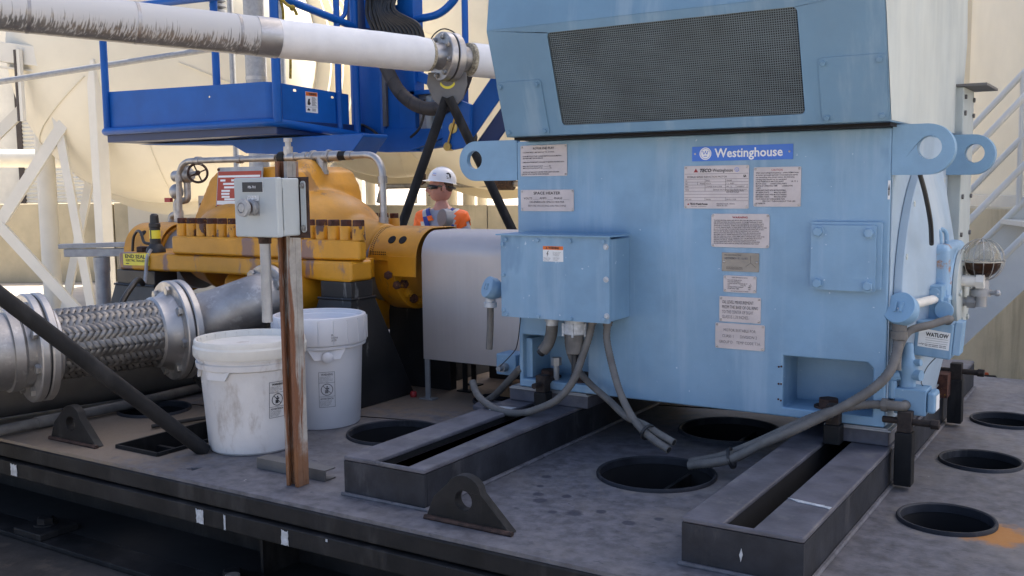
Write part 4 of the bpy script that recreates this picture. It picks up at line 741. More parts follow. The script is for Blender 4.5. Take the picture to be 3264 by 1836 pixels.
# bearing brackets, caps and seals
def hood_prof(yf, zt, r, zb):
    arc = [(yf+r-r*cos(t), zt-r+r*sin(t)) for t in [pi/2*i/12 for i in range(13)]]
    return [(yf, zb)] + arc + [(6.0-y, z) for y, z in arc[::-1]] + [(6.0-yf, zb)]
def cap_pt(x, t, yf=2.832, zt=0.622, r=0.120): return V((x, yf+r-r*cos(t), zt-r+r*sin(t)))
def bearing(x0, x1, s, perf):
    m = MB(); r = 0.170; prof = hood_prof(2.832, 0.622, 0.120, 0.520)
    vs = []; n_ = len(prof)
    for x in (x0, x1):
        for k in (1.0, 0.975):
            for y, z in prof: vs.append((x, 3.0+(y-3.0)*k, 0.465+(z-0.465)*k if z > 0.521 else z))
    fs = []
    for i in range(n_-1): fs += [(i, i+1, 2*n_+i+1, 2*n_+i), (n_+i+1, n_+i, 3*n_+i, 3*n_+i+1), (i+1, i, n_+i, n_+i+1), (2*n_+i, 2*n_+i+1, 3*n_+i+1, 3*n_+i)]
    m.add(vs, fs); c = m.build('bearing_cap', 'pump_yellow', pu, bevel=0.002)
    a, b = (x0+(x1-x0)*0.42, x1) if s > 0 else (x0, x0+(x1-x0)*0.58)
    m = MB(); m.box(a, b-0.001*s, 2.8310, 2.8365, 0.448, 0.5205); m.build('cap_skirt', 'pump_yellow', c, bevel=0.001)
    m = MB(); m.lathe([(0.150, 0), (0.155, 0.01), (0.155, 0.10), (0.12, 0.105)], ((x0+x1)/2-s*0.10, 3.0, 0.465), X*s, 40); h = m.build('bearing_housing', 'pump_yellow', pu, bevel=0.004)
    for k in range(10):
        t = radians(185+k*19); bolt(h, ((x0+x1)/2+s*0.0055, 3.0+0.125*cos(t), 0.465+0.125*sin(t)), X*s, 0.017, 'rust_bolt' if k % 2 else 'boss_yellow', name='housing_bolt', style='stud')
    m = MB(); m.lathe([(0.138, 0), (0.138, 0.09)], ((x0 if s > 0 else x1)+(-0.075 if s > 0 else -0.015), 3.0, 0.470), X, 40); m.build('seal_sleeve', 'seal_grey', pu)
    for dx in ((0.095, 0.145) if s > 0 else (0.10,)):
        t = radians(40); p = cap_pt(x0+dx, t); nr_ = V((0, -cos(t), sin(t)))
        m = MB(); m.lathe([(0.0165, -0.004), (0.0165, 0.0012)], p, nr_, 20); m.build('inspection_hole', 'inside_shade', c)
    if perf:
        m = MB()
        for row in range(2):
            for k in range(22):
                t = radians(2+k*3.8+row*1.9); p = cap_pt(x0+0.010+0.010*row, t); m.lathe([(0.0024, -0.001), (0.0024, 0.0006)], p, V((0, -cos(t), sin(t))), 6)
        for k in range(9):
            for row in range(2): m.lathe([(0.0024, -0.001), (0.0024, 0.0008)], (x0+0.012+0.009*k, 2.8318, 0.526+0.008*row), -Y, 6)
        m.build('perforation', 'inside_shade', c)
    return c
bearing(-2.440, -2.216, 1, True); bearing(-3.86, -3.62, -1, False)
m = MB(); m.box(-2.50, -2.21, 3.02, 3.06, 0.001, 0.33); m.box(-2.22, -1.70, 3.30, 3.33, 0.001, 0.30); m.build('baffle_plate', 'scuffed_black', pu)
m = MB(); m.box(-2.445, -2.40, 2.76, 2.825, 0.44, 0.5135); m.build('bearing_arm', 'pump_yellow', pu, bevel=0.006)
for x, y, z in ((-2.335, 2.822, 0.452), (-2.31, 2.84, 0.415)): bolt(pu, (x, y, z), V((0.5, -0.8, 0)), 0.016, 'rust_bolt', style='stud', name='bracket_bolt')
# discharge nozzle
pf, f2c, f1c = V((-2.650, 2.550, 0.378)), V((-2.855, 2.290, 0.285)), V((-2.983, 1.850, 0.278))
nd = V((-0.12, -1, -0.05)).normalized()
m = MB(); m.tube([pf+V((0.0, 0.025, 0.0)), pf+V((0.02, 0.12, 0.0)), pf+V((0.02, 0.26, 0))], 0.100, 28); m.lathe([(0.128, 0), (0.128, 0.024)], pf-nd*0.030, nd, 40); m.build('nozzle', 'pump_yellow', pu)

# ---------------------------------------------------------------- vent piping over the pump
vp = thing('vent_piping', 'thin stainless vent pipe arching over the yellow pump with a small valve', 'pipe', (-3.1, 3.04, 0.59))
zt = 0.897
m = MB(); m.tube(bend([(-3.745, 3.05, 0.60), (-3.735, 3.05, zt), (-3.18, 3.04, zt)], 0.09), 0.0135, 14); m.build('pipe_run', 'dull_stainless', vp)
m = MB(); m.tube(bend([(-2.70, 3.03, zt), (-2.515, 3.02, zt), (-2.508, 3.01, 0.60)], 0.11, 8), 0.0140, 14); m.build('pipe_run', 'stainless', vp)
for a, b, r in ((-3.18, -3.10, 0.0155), (-3.045, -2.985, 0.021), (-2.985, -2.945, 0.0165), (-2.945, -2.92, 0.021), (-2.92, -2.885, 0.0165), (-2.80, -2.745, 0.021)):
    m = MB(); m.cyl((a, 3.035, zt), (b, 3.035, zt), r, n=16); m.build('pipe_fitting', 'stainless', vp)
m = MB(); m.cyl((-3.03, 3.035, zt), (-3.03, 3.035, zt+0.045), 0.020, n=12); m.cyl((-3.03, 3.035, zt+0.045), (-3.03, 3.035, zt+0.066), 0.012, n=10); m.cyl((-3.03, 3.035, zt+0.064), (-3.03, 3.035, zt+0.080), 0.018, n=6); m.build('vent_plug', 'stainless', vp)
m = MB(); m.cyl((-3.075, 3.035, zt), (-3.04, 3.035, zt), 0.0265, n=12); m.cyl((-2.745, 3.035, zt), (-2.70, 3.035, zt), 0.0205, n=6); m.build('union_nut', 'black_steel', vp)
m = MB(); m.lathe([(0.026, -0.05), (0.026, -0.036), (0.0215, -0.034), (0.0215, 0.034), (0.026, 0.036), (0.026, 0.05)], (-2.845, 3.035, zt), X, 20); m.cyl((-2.845, 3.035, zt), (-2.845, 3.035, zt-0.062), 0.0225, n=16); m.cyl((-2.845, 3.035, zt-0.055), (-2.845, 3.035, zt-0.072), 0.027, n=16); m.build('tee', 'dull_stainless', vp)
m = MB(); m.cyl((-2.845, 3.035, 0.845), (-2.845, 3.035, 0.745), 0.0145, n=14); m.cyl((-2.845, 3.035, 0.81), (-2.845, 3.035, 0.79), 0.0175, n=12); m.build('drop_leg', 'stainless', vp)
for p, ax in (((-3.735, 3.05, 0.82), Z), ((-3.60, 3.05, zt), X), ((-3.33, 3.045, zt), X), ((-2.51, 3.012, 0.64), Z), ((-2.512, 3.015, 0.80), Z), ((-2.69, 3.03, zt), X)):
    m = MB(); m.cyl(V(p)-V(ax)*0.014, V(p)+V(ax)*0.014, 0.0185, n=14); m.build('coupling', 'dull_stainless', vp)
m = MB(); m.cyl((-3.80, 3.08, 0.83), (-3.69, 3.08, 0.835), 0.026, n=16); m.ell((-3.725, 3.085, 0.835), (0.035, 0.035, 0.040), 14, 10); m.cyl((-3.725, 3.085, 0.79), (-3.725, 3.085, 0.88), 0.015, n=10); m.cyl((-3.70, 3.08, 0.838), (-3.635, 3.07, 0.842), 0.011, n=10); gv = m.build('gate_valve', 'dull_stainless', vp)
m = MB(); hc = V((-3.632, 3.070, 0.843)); ha = V((0.80, -0.55, 0.08)).normalized(); hu, hv, _ = frame(ha)
m.tube([hc+hu*(0.042*cos(t))+hv*(0.042*sin(t)) for t in [2*pi*i/28 for i in range(29)]], 0.0055, 8)
for k in range(4): t = pi*k/2+0.4; m.bar(hc, hc+hu*(0.041*cos(t))+hv*(0.041*sin(t)), 0.008, 0.006)
m.cyl(hc-ha*0.01, hc+ha*0.014, 0.011, n=8); m.build('handwheel', 'brown_bolt', gv)
m = MB(); m.tube(bend([(-3.725, 3.085, 0.80), (-3.725, 3.085, 0.72), (-3.80, 3.08, 0.715), (-3.80, 3.08, 0.655), (-3.84, 3.08, 0.65), (-3.84, 3.08, 0.60)], 0.02), 0.0155, 12); m.ell((-3.795, 3.08, 0.76), (0.036, 0.03, 0.036), 16, 10); m.cyl((-3.75, 3.05, 0.675), (-3.75, 3.05, 0.62), 0.022, n=14); m.build('drain_leg', 'dull_stainless', vp)
m = MB(); m.bar((-3.86, 3.07, 0.722), (-3.82, 3.07, 0.722), 0.016, 0.02); m.build('lever_grip', 'red_cap', vp)
m = MB(); m.plate([(-3.745, 0.58), (-3.655, 0.58), (-3.665, 0.74), (-3.735, 0.74)], [], (0, 3.16, 0), X, Z, 0.006); pb = m.build('pipe_bracket', 'cream_paint', vp)
for x, z in ((-3.72, 0.70), (-3.68, 0.70), (-3.72, 0.62), (-3.68, 0.62)): bolt(pb, (x, 3.154, z), -Y, 0.006, 'rust_bolt', style='slim', name='bracket_bolt')

# ---------------------------------------------------------------- coupling guard between pump and motor
cg = thing('coupling_guard', 'brushed stainless coupling guard hood between pump and blue motor', 'guard', (-1.92, 3.0, 0.0))
def shell(x0, x1, r, zb, th, name, m_):
    prof = hood_prof(3.0-r, 0.613, 0.090, zb)
    n_ = len(prof); vs = []; fs = []
    for x in (x0, x1):
        for k in (0, th):
            rr = (r-k)/r
            for y, z in prof: vs.append((x, 3.0+(y-3.0)*rr, 0.465+(z-0.465)*rr if z > 0.465 else z))
    for i in range(n_-1): fs += [(i, i+1, 2*n_+i+1, 2*n_+i), (n_+i+1, n_+i, 3*n_+i, 3*n_+i+1), (i+1, i, n_+i, n_+i+1), (2*n_+i, 2*n_+i+1, 3*n_+i+1, 3*n_+i)]
    mb = MB(); mb.add(vs, fs); return mb.build(name, m_, cg, ang=50)
shell(-2.203, -1.640, 0.150, 0.150, 0.004, 'guard_shell', 'guard_steel')
m = MB(); m.ring((-2.201, 3.0, 0.465), X, 0.02, 0.140, 0.004, 40); m.build('end_plate', 'grey_steel', cg)
for x, y in ((-2.19, 2.852), (-2.15, 3.03), (-1.70, 2.86), (-2.19, 3.145)):
    m = MB(); m.box(x-0.010, x+0.010, y, y+0.006, 0.004, 0.21); m.box(x-0.03, x+0.03, y-0.012, y+0.024, 0.0008, 0.0055); m.build('leg', 'galvanised' if y < 2.9 else 'black_steel', cg)

# ---------------------------------------------------------------- gauge standing behind the guard
ga = thing('dial_gauge', 'grey round gauge housing standing behind the coupling guard', 'gauge', (-2.49, 3.40, 0.50))
gd = V((0.30, -0.95, 0.05)).normalized(); gc = V((-2.497, 3.398, 0.638))
m = MB(); m.lathe([(0.036, -0.02), (0.038, -0.018), (0.038, 0.016), (0.036, 0.018), (0, 0.0182)], gc, V((-0.35, -0.93, 0.1)), 32); m.build('housing', 'seal_grey', ga, bevel=0.001)
m = MB(); m.cyl(gc-Z*0.03, (gc.x, gc.y, 0.50), 0.010, n=10); m.box(gc.x-0.06, gc.x+0.05, gc.y-0.02, gc.y+0.02, 0.588, 0.594); m.build('stem', 'seal_grey', ga)
# ---------------------------------------------------------------- braided hose and spool on the pump discharge
bhs = thing('braided_hose', 'stainless braided flexible hose with big bolted flanges at the pump discharge', 'hose', (-2.92, 2.1, 0.0))
hd_ = (f2c-f1c).normalized(); hL = (f2c-f1c).length; hu, hv, _ = frame(hd_)
def flange(c, ax, r, th, bore, nb, br, bs, m_='stainless', name='flange', both=True, a0=0.2):
    mb = MB(); mb.lathe([(bore, 0), (r-0.004, 0), (r, 0.004), (r, th-0.004), (r-0.004, th), (bore, th)], c, ax, 48, closed=True); o = mb.build(name, m_, bhs, ang=30)
    u, v, a = frame(ax)
    for k in range(nb):
        t = a0+2*pi*k/nb; bolt(o, V(c)+u*(br*cos(t))+v*(br*sin(t)), -a, bs, 'bolt_steel', name='flange_bolt', style='slim' if both else 'stud')
    return o
def hpnt(s): return f1c + hd_*s
flange(hpnt(-0.036), hd_, 0.174, 0.026, 0.06, 8, 0.144, 0.017, a0=0.35); flange(hpnt(-0.004), hd_, 0.174, 0.026, 0.06, 8, 0.144, 0.015, a0=0.35)
m = MB(); m.lathe([(0.168, -0.011), (0.168, -0.003)], f1c, hd_, 40); m.build('gasket', 'black_rubber', bhs)
flange(hpnt(hL-0.030), hd_, 0.174, 0.026, 0.06, 8, 0.144, 0.017); flange(hpnt(hL+0.002), hd_, 0.174, 0.026, 0.06, 8, 0.144, 0.015)
m = MB(); m.lathe([(0.168, hL-0.005), (0.168, hL+0.003)], f1c, hd_, 40); m.build('gasket', 'black_rubber', bhs)
m = MB(); m.lathe([(0.118, -0.52), (0.122, -0.16), (0.122, -0.10), (0.132, -0.098), (0.132, -0.070), (0.124, -0.06), (0.124, -0.036)], f1c, hd_, 40); m.build('pipe_spool', 'dull_stainless', bhs)
m = MB(); m.lathe([(0.124, 0.022), (0.124, 0.045), (0.118, 0.05)], f1c, hd_, 40); m.build('hose_collar', 'stainless', bhs)
m = MB(); m.lathe([(0.114, hL-0.088), (0.122, hL-0.082), (0.124, hL-0.055), (0.138, hL-0.035), (0.138, hL-0.030)], f1c, hd_, 40); m.build('hose_collar', 'stainless', bhs)
m = MB(); m.lathe([(0.103, 0.04), (0.1045, hL*0.5), (0.103, hL-0.098)], f1c, hd_, 40); m.build('hose_liner', 'inside_shade', bhs)
m = MB(); NS = 24; s0, s1 = 0.045, hL-0.080; W_ = 2*pi*1.62/0.40; r0 = 0.1105; wdt = 2*pi*r0/NS*0.50
for fam in (1, -1):
    for i in range(NS):
        prev = None; ST = 96
        for k in range(ST+1):
            s = s0+(s1-s0)*k/ST; th = 2*pi*i/NS + fam*W_*(s-s0)*0.5
            ba = NS*W_*(s-s0)/(2*pi); hgt = 0.0021*math.sin(pi/2*(fam*ba*1.0 + (2*i if fam > 0 else -2*i))+pi/4)*fam
            ph = math.sin(pi/2*ba + pi*i + pi/4); rr = r0 + 0.0046*fam*ph
            tang = V((hd_*1.0)) + (hu*(-sin(th)) + hv*cos(th))*(fam*W_*0.5*r0); tang.normalize(); rad = hu*cos(th)+hv*sin(th); side = tang.cross(rad).normalized()
            c = f1c + hd_*s + rad*rr; a_, b_ = c+side*wdt*0.5-rad*0.0006, c-side*wdt*0.5-rad*0.0006
            o_ = len(m.v); m.v += [tuple(a_), tuple(c+rad*0.0024), tuple(b_)]
            if prev is not None: m.f += [(prev, prev+1, o_+1, o_), (prev+1, prev+2, o_+2, o_+1)]
            prev = o_
m.build('braid', 'braid_steel', bhs, ang=60, kind='stuff')
p0 = hpnt(hL+0.028); p1 = pf+nd*0.030
rp_ = spline([p0, p0+hd_*0.035, (p0+hd_*0.07).lerp(p1+nd*0.05, 0.5), p1+nd*0.030, p1], 10)
m = MB(); m.tube(rp_, 1.0, 36, rf=lambda s: 0.122-0.008*min(1, s*6)-0.020*max(0, min(1, (s-0.2)/0.6))); m.build('reducer', 'dull_stainless', bhs, ang=60)
for s_, r in ((0.05, 0.1275), (0.11, 0.118), (0.90, 0.0975)):
    i = int(s_*(len(rp_)-1)); d_ = (rp_[min(i+1, len(rp_)-1)]-rp_[i-1]).normalized(); m = MB(); u, v, _ = frame(d_)
    m.tube([rp_[i]+u*(r*cos(t))+v*(r*sin(t)) for t in [2*pi*k/60 for k in range(61)]], 0.0034, 6, rf=lambda s: 1+0.25*sin(s*260)); m.build('weld_bead', 'dull_stainless', bhs)
flange(p1-nd*0.002, nd*-1.0, 0.126, 0.026, 0.05, 8, 0.104, 0.0205, a0=0.15)
# ---------------------------------------------------------------- big suction pipe, small drain pipe and loose cables on the deck
m = MB(); m.tube(bend([(-3.55, 0.9, 0.135), (-3.33, 1.7, 0.135), (-3.14, 2.45, 0.135), (-2.98, 2.85, 0.16)], 0.2), 0.128, 32); tag(m.build('suction_pipe', 'grey_steel', bevel=0.0), 'wide dark grey pipe lying on the deck beneath the braided hose', 'pipe')
m = MB(); m.tube([(-3.07, 1.2, 0.022), (-3.03, 1.9, 0.022), (-3.0, 2.2, 0.023), (-3.02, 2.62, 0.025)], 0.017, 14); m.cyl((-3.033, 1.86, 0.022), (-3.028, 1.94, 0.022), 0.0205, n=14); tag(m.build('drain_pipe', 'conduit_grey'), 'thin dusty pipe lying on the deck along the front left', 'pipe')
for i, (pts, lab) in enumerate((([(-2.70, 2.05, 0.010), (-2.62, 2.25, 0.012), (-2.52, 2.42, 0.010), (-2.42, 2.66, 0.03)], 'black cable lying on the deck behind the dirty bucket'), ([(-2.86, 2.36, 0.10), (-2.70, 2.34, 0.02), (-2.56, 2.30, 0.010), (-2.45, 2.38, 0.010)], 'black cable end drooping under the hose flange'))):
    m = MB(); m.tube(spline(pts), 0.007, 8); tag(m.build('loose_cable', 'hose_black'), lab, 'cable')
# ---------------------------------------------------------------- leaning brace
m = MB(); a_, b_ = V((-2.325, 1.945, 0.004)), V((-2.464, 1.435, 0.512)); m.tube([a_, b_, b_+(b_-a_)*0.8], 0.0215, 18); tag(m.build('brace_pole', 'black_steel'), 'long black pole slanting up to the left in front of the hose', 'pole')
# ---------------------------------------------------------------- buckets
def wrapc(ob, cx, cy, rz, az):
    org = ORG[ob.name]
    for p in ob.data.vertices:
        x, z = p.co.x+org.x, p.co.z+org.z; r = rz(z)+0.0009; t = az + x/r; p.co = V((cx+r*cos(t), cy+r*sin(t), z))-org
def warn_label(bk, cx, cy, rz, az, z0, z1, wd, m_):
    def strip(x0, x1, a, b, mm, n_=8):
        mb = MB(); vs = []
        for k in range(n_+1):
            x = x0+(x1-x0)*k/n_
            for z in (a, b): r = rz(z)+0.0008; t = az+x/r; vs.append((cx+r*cos(t), cy+r*sin(t), z))
        mb.add(vs, [(2*k, 2*k+2, 2*k+3, 2*k+1) for k in range(n_)]); return mb
    h = z1-z0; mb = MB()
    for s_ in (strip(-wd/2, wd/2, z0, z0+0.0012, 0), strip(-wd/2, wd/2, z1-0.0012, z1, 0), strip(-wd/2, -wd/2+0.0012, z0, z1, 0, 1), strip(wd/2-0.0012, wd/2, z0, z1, 0, 1), strip(-wd/2, wd/2, z0+h*0.69, z0+h*0.69+0.001, 0), strip(-wd/2, wd/2, z0+h*0.30, z0+h*0.30+0.001, 0)): mb.add(s_.v, s_.f)
    cz = z0+h*0.5; R0 = h*0.17
    for k in range(28):
        t0, t1 = 2*pi*k/28, 2*pi*(k+1)/28; q = []
        for t, r_ in ((t0, R0), (t1, R0), (t1, R0*0.88), (t0, R0*0.88)): x, z = r_*cos(t), cz+r_*sin(t); rr = rz(z)+0.0009; q.append((cx+rr*cos(az+x/rr), cy+rr*sin(az+x/rr), z))
        mb.add(q, [(0, 1, 2, 3)])
    q = []
    for x, z in ((-R0*0.68, cz+R0*0.62), (-R0*0.60, cz+R0*0.70), (R0*0.68, cz-R0*0.62), (R0*0.60, cz-R0*0.70)): rr = rz(z)+0.001; q.append((cx+rr*cos(az+x/rr), cy+rr*sin(az+x/rr), z))
    mb.add(q, [(0, 3, 2, 1)])
    for x0, x1, a, b in ((-R0*0.35, R0*0.2, cz-R0*0.6, cz-R0*0.05), (-R0*0.25, R0*0.35, cz+R0*0.05, cz+R0*0.3), (-R0*0.1, R0*0.15, cz+R0*0.35, cz+R0*0.6)): s_ = strip(x0, x1, a, b, 0, 2); mb.add(s_.v, s_.f)
    lb_ = mb.build('label_print', m_, bk, smooth=False)
    t_ = text('WARNING', h*0.085, (-wd*0.34, 0, z0+h*0.90), X, Z, m_, bk, fit=wd*0.72, bold=0.0003); wrapc(t_, cx, cy, rz, az)
    t_ = text('ADVERTENCIA', h*0.07, (-wd*0.42, 0, z0+h*0.22), X, Z, m_, bk, fit=wd*0.82, bold=0.0002); wrapc(t_, cx, cy, rz, az)
    for i, s_ in enumerate(('Children can fall into', 'bucket and drown.', 'Keep children away from', 'bucket with even a small', 'amount of liquid.')): t_ = text(s_, h*0.036, (-wd*0.44, 0, z0+h*(0.85-0.034*i)), X, Z, m_, bk); wrapc(t_, cx, cy, rz, az)
    for i, s_ in enumerate(('Los ninos pueden caer', 'en un cubo y ahogarse.', 'Mantenga a los ninos', 'alejados de cualquier', 'cubo con liquido.')): t_ = text(s_, h*0.036, (-wd*0.44, 0, z0+h*(0.175-0.034*i)), X, Z, m_, bk); wrapc(t_, cx, cy, rz, az)
bx, by = -2.262, 2.080
b1 = thing('plastic_bucket', 'dirty white plastic bucket with a grimy cream lid behind the rusty post', 'bucket', (bx, by, 0.001), 'white buckets on the deck')
m = MB(); m.lathe([(0.126, 0), (0.131, 0.006), (0.148, 0.252), (0.150, 0.262)], (bx, by, 0.001), Z, 48); m.build('bucket_body', 'dirty_plastic', b1)
m = MB(); m.lathe([(0.150, 0.248), (0.158, 0.252), (0.160, 0.268), (0.153, 0.270), (0.153, 0.276), (0.160, 0.278), (0.160, 0.284)], (bx, by, 0), Z, 56)
for az in (-42.5-40, -42.5+62, 140, 230):
    c0 = radians(az); vs = []
    for da, zz in ((-0.30, 0.252), (-0.20, 0.226), (0.20, 0.226), (0.30, 0.252)):
        for r in (0.148, 0.158): vs.append((bx+r*cos(c0+da), by+r*sin(c0+da), zz))
    m.add(vs, [(1, 3, 5, 7), (0, 6, 4, 2), (0, 2, 3, 1), (2, 4, 5, 3), (4, 6, 7, 5)])
m.build('bucket_collar', 'dirty_plastic', b1)
m = MB(); m.lathe([(0.150, 0.282), (0.164, 0.284), (0.166, 0.288), (0.166, 0.312), (0.1625, 0.318), (0.1625, 0.328), (0.160, 0.333), (0.155, 0.333), (0.153, 0.329), (0.151, 0.313), (0.0, 0.312)], (bx, by, 0), Z, 64); lid = m.build('lid', 'cream_plastic', b1, ang=28)
m = MB()
for k in range(26):
    a = 2*pi*k/26; m.bar((bx+0.1505*cos(a), by+0.1505*sin(a), 0.321), (bx+0.155*cos(a), by+0.155*sin(a), 0.321), 0.0025, 0.017)
m.build('lid_ribs', 'cream_plastic', lid)
warn_label(b1, bx, by, lambda z: 0.131+0.017*(z/0.252), radians(-13), 0.108, 0.215, 0.052, 'print_black')
cx2, cy2 = -2.292, 2.410
b2 = thing('plastic_bucket', 'clean white plastic bucket with ribbed screw lid beside the black pump pedestal', 'bucket', (cx2, cy2, 0.001), 'white buckets on the deck')
m = MB(); m.lathe([(0.122, 0), (0.126, 0.006), (0.138, 0.262)], (cx2, cy2, 0.001), Z, 48); m.build('bucket_body', 'white_plastic', b2)
m = MB(); m.lathe([(0.138, 0.258), (0.149, 0.262), (0.150, 0.268), (0.146, 0.272)], (cx2, cy2, 0), Z, 48)
for az in (-46+8, 134):
    c0 = radians(az); vs = []
    for da, zz in ((-0.42, 0.262), (-0.28, 0.230), (0.28, 0.230), (0.42, 0.262)):
        for r in (0.136, 0.1475): vs.append((cx2+r*cos(c0+da), cy2+r*sin(c0+da), zz))
    m.add(vs, [(1, 3, 5, 7), (0, 6, 4, 2), (0, 2, 3, 1), (2, 4, 5, 3), (4, 6, 7, 5)])
m.build('bucket_collar', 'white_plastic', b2)
c0 = radians(-38); m = MB(); d_ = V((cos(c0), sin(c0), 0)); m.lathe([(0.018, 0), (0.018, 0.007), (0.012, 0.011), (0, 0.012)], V((cx2, cy2, 0.238))+d_*0.1455, d_, 16); m.build('handle_ear', 'white_plastic', b2)
m = MB(); m.lathe([(0.140, 0.272), (0.152, 0.274), (0.154, 0.280), (0.154, 0.352), (0.151, 0.360), (0.146, 0.362), (0.140, 0.360), (0.136, 0.348), (0.132, 0.346), (0.126, 0.330), (0.0, 0.328)], (cx2, cy2, 0), Z, 64); lid = m.build('lid', 'white_plastic', b2, ang=28)
m = MB()
for k in range(20):
    a = 2*pi*k/20+0.1; m.box(0, 0, 0, 0, 0, 0) if False else m.bar((cx2+0.1545*cos(a), cy2+0.1545*sin(a), 0.279), (cx2+0.1545*cos(a), cy2+0.1545*sin(a), 0.354), 0.003, 0.003)
m.build('lid_ribs', 'white_plastic', lid)
t_ = text('IN\n21016\n2929', 0.0085, (-0.009, 0, 0.307), X, Z, 'print_black', b2, bold=0.0001); wrapc(t_, cx2, cy2, lambda z: 0.1545, radians(-30))
warn_label(b2, cx2, cy2, lambda z: 0.126+0.012*(z/0.262), radians(-39), 0.075, 0.190, 0.052, 'print_faded')

# ---------------------------------------------------------------- push button station on a rusty strut post
ps = thing('push_button_station', 'grey push button box on a rusty steel strut post at the deck edge', 'control station', (-1.855, 1.85, 0.001))
x0, x1, y0, y1, zt_ = -1.8755, -1.8345, 1.830, 1.871, 0.842
for j, (ya, yb) in enumerate(((y0, (y0+y1)/2-0.0004), ((y0+y1)/2+0.0004, y1))):
    s_ = 1 if j == 0 else -1; fl = ya if j == 0 else yb; bk_ = yb if j == 0 else ya
    m = MB(); m.plate([(x0, fl), (x0, bk_), (x1, bk_), (x1, fl), (x1-0.010, fl), (x1-0.010, fl+s_*0.006), (x1-0.0075, fl+s_*0.006), (x1-0.0075, fl+s_*0.0025), (x1-0.0025, fl+s_*0.0025), (x1-0.0025, bk_-s_*0.0025), (x0+0.0025, bk_-s_*0.0025), (x0+0.0025, fl+s_*0.0025), (x0+0.0075, fl+s_*0.0025), (x0+0.0075, fl+s_*0.006), (x0+0.010, fl+s_*0.006), (x0+0.010, fl)], [], (0, 0, 0.001), X, Y, zt_-0.001)
    m.build('strut_channel', 'rusty_strut', ps, smooth=False)
m = MB(); m.box(-2.065, -1.882, 1.905, 1.945, 0.0, 0.0); m.v.clear(); m.f.clear()
m.plate([(1.905, 0.001), (1.946, 0.001), (1.946, 0.004), (1.909, 0.004), (1.909, 0.027), (1.946, 0.027), (1.946, 0.030), (1.905, 0.030)], [], (-2.065, 0, 0), Y, Z, 0.255); m.build('base_channel', 'grey_steel', ps)
m = MB(); m.box(-1.937, -1.791, 1.770, 1.8285, 0.6565, 0.7995); bxo = m.build('control_box', 'box_grey', ps, bevel=0.005, seg=3)
m = MB(); m.box(-1.939, -1.789, 1.748, 1.769, 0.6545, 0.8015); dr = m.build('box_door', 'box_grey', ps, bevel=0.005, seg=3)
m = MB(); m.cyl((-1.7885, 1.7705, 0.672), (-1.7885, 1.7705, 0.775), 0.0022, n=8); m.build('hinge', 'box_grey', bxo)
m = MB(); m.plate([(-1.905, 0.766), (-1.835, 0.766), (-1.835, 0.7905), (-1.905, 0.7905)], [], (0, 1.7478, 0), X, Z, 0.0018); m.build('name_plate', 'print_black', dr, smooth=False)
m = MB(); m.plate([(-1.9056, 0.7654), (-1.8344, 0.7654), (-1.8344, 0.7911), (-1.9056, 0.7911)], [], (0, 1.7479, 0), X, Z, 0.0010); m.build('plate_edge', 'sticker_white', dr, smooth=False)
text('PB-701', 0.0088, (-1.870, 1.7458, 0.7752), X, Z, 'print_white', dr, fit=0.026, align='CENTER')
m = MB(); m.plate([(-1.889, 0.708), (-1.849, 0.708), (-1.849, 0.757), (-1.889, 0.757)], [], (0, 1.7478, 0), X, Z, 0.0012); m.build('legend_plate', 'galvanised', dr, smooth=False)
m = MB(); m.plate([(-1.889, 0.745), (-1.849, 0.745), (-1.849, 0.757), (-1.889, 0.757)], [], (0, 1.7464, 0), X, Z, 0.0004); m.build('legend_band', 'sticker_white', dr, smooth=False)
text('PUSH TO', 0.0052, (-1.888, 1.7456, 0.7520), X, Z, 'print_black', dr, fit=0.017); text('PULL TO', 0.0052, (-1.868, 1.7456, 0.7520), X, Z, 'print_black', dr, fit=0.017); text('STOP', 0.0052, (-1.886, 1.7456, 0.7465), X, Z, 'print_black', dr, fit=0.012); text('START', 0.0052, (-1.866, 1.7456, 0.7465), X, Z, 'print_black', dr, fit=0.014)
pc = V((-1.869, 1.7465, 0.728))
m = MB(); m.lathe([(0.0205, 0), (0.0205, 0.010), (0.017, 0.012), (0.017, 0.016)], pc, -Y, 10); pbn = m.build('button_base', 'galvanised', ps, bevel=0.001)
m = MB(); m.lathe([(0.0135, 0.014), (0.0135, 0.030)], pc, -Y, 18); m.build('button_stem', 'brown_bolt', pbn)
m = MB(); m.lathe([(0.0215, 0.028), (0.0225, 0.031), (0.0215, 0.038), (0.013, 0.0395), (0.0125, 0.037), (0.010, 0.040), (0, 0.0405)], pc, -Y, 28); m.build('button_cap', 'galvanised', pbn)
m = MB(); m.plate(rrect(-1.789, -1.774, 0.664, 0.792, 0.0073), [], (0, 1.8325, 0), X, Z, 0.004); m.plate(rrect(-1.952, -1.937, 0.664, 0.792, 0.0073), [], (0, 1.8325, 0), X, Z, 0.004); es = m.build('mounting_strap', 'box_grey', ps)
for z in (0.675, 0.780): bolt(es, (-1.7815, 1.8285, z), -Y, 0.0058, 'bolt_steel', name='strap_bolt')
m = MB(); m.box(-1.948, -1.766, 1.8330, 1.8298+0.006, 0.650, 0.802); m.build('back_plate', 'brown_bolt', ps)
m = MB(); m.lathe([(0.0, -0.006), (0.018, -0.006), (0.0185, -0.001)], (-1.884, 1.795, 0.655), Z, 8); m.lathe([(0.0165, -0.020), (0.0165, -0.006)], (-1.884, 1.795, 0.656), Z, 12); m.build('conduit_nut', 'brown_bolt', ps)
m = MB(); m.cyl((-1.884, 1.795, 0.640), (-1.886, 1.795, 0.436), 0.0135, n=20); m.build('conduit_stub', 'galvanised', ps)

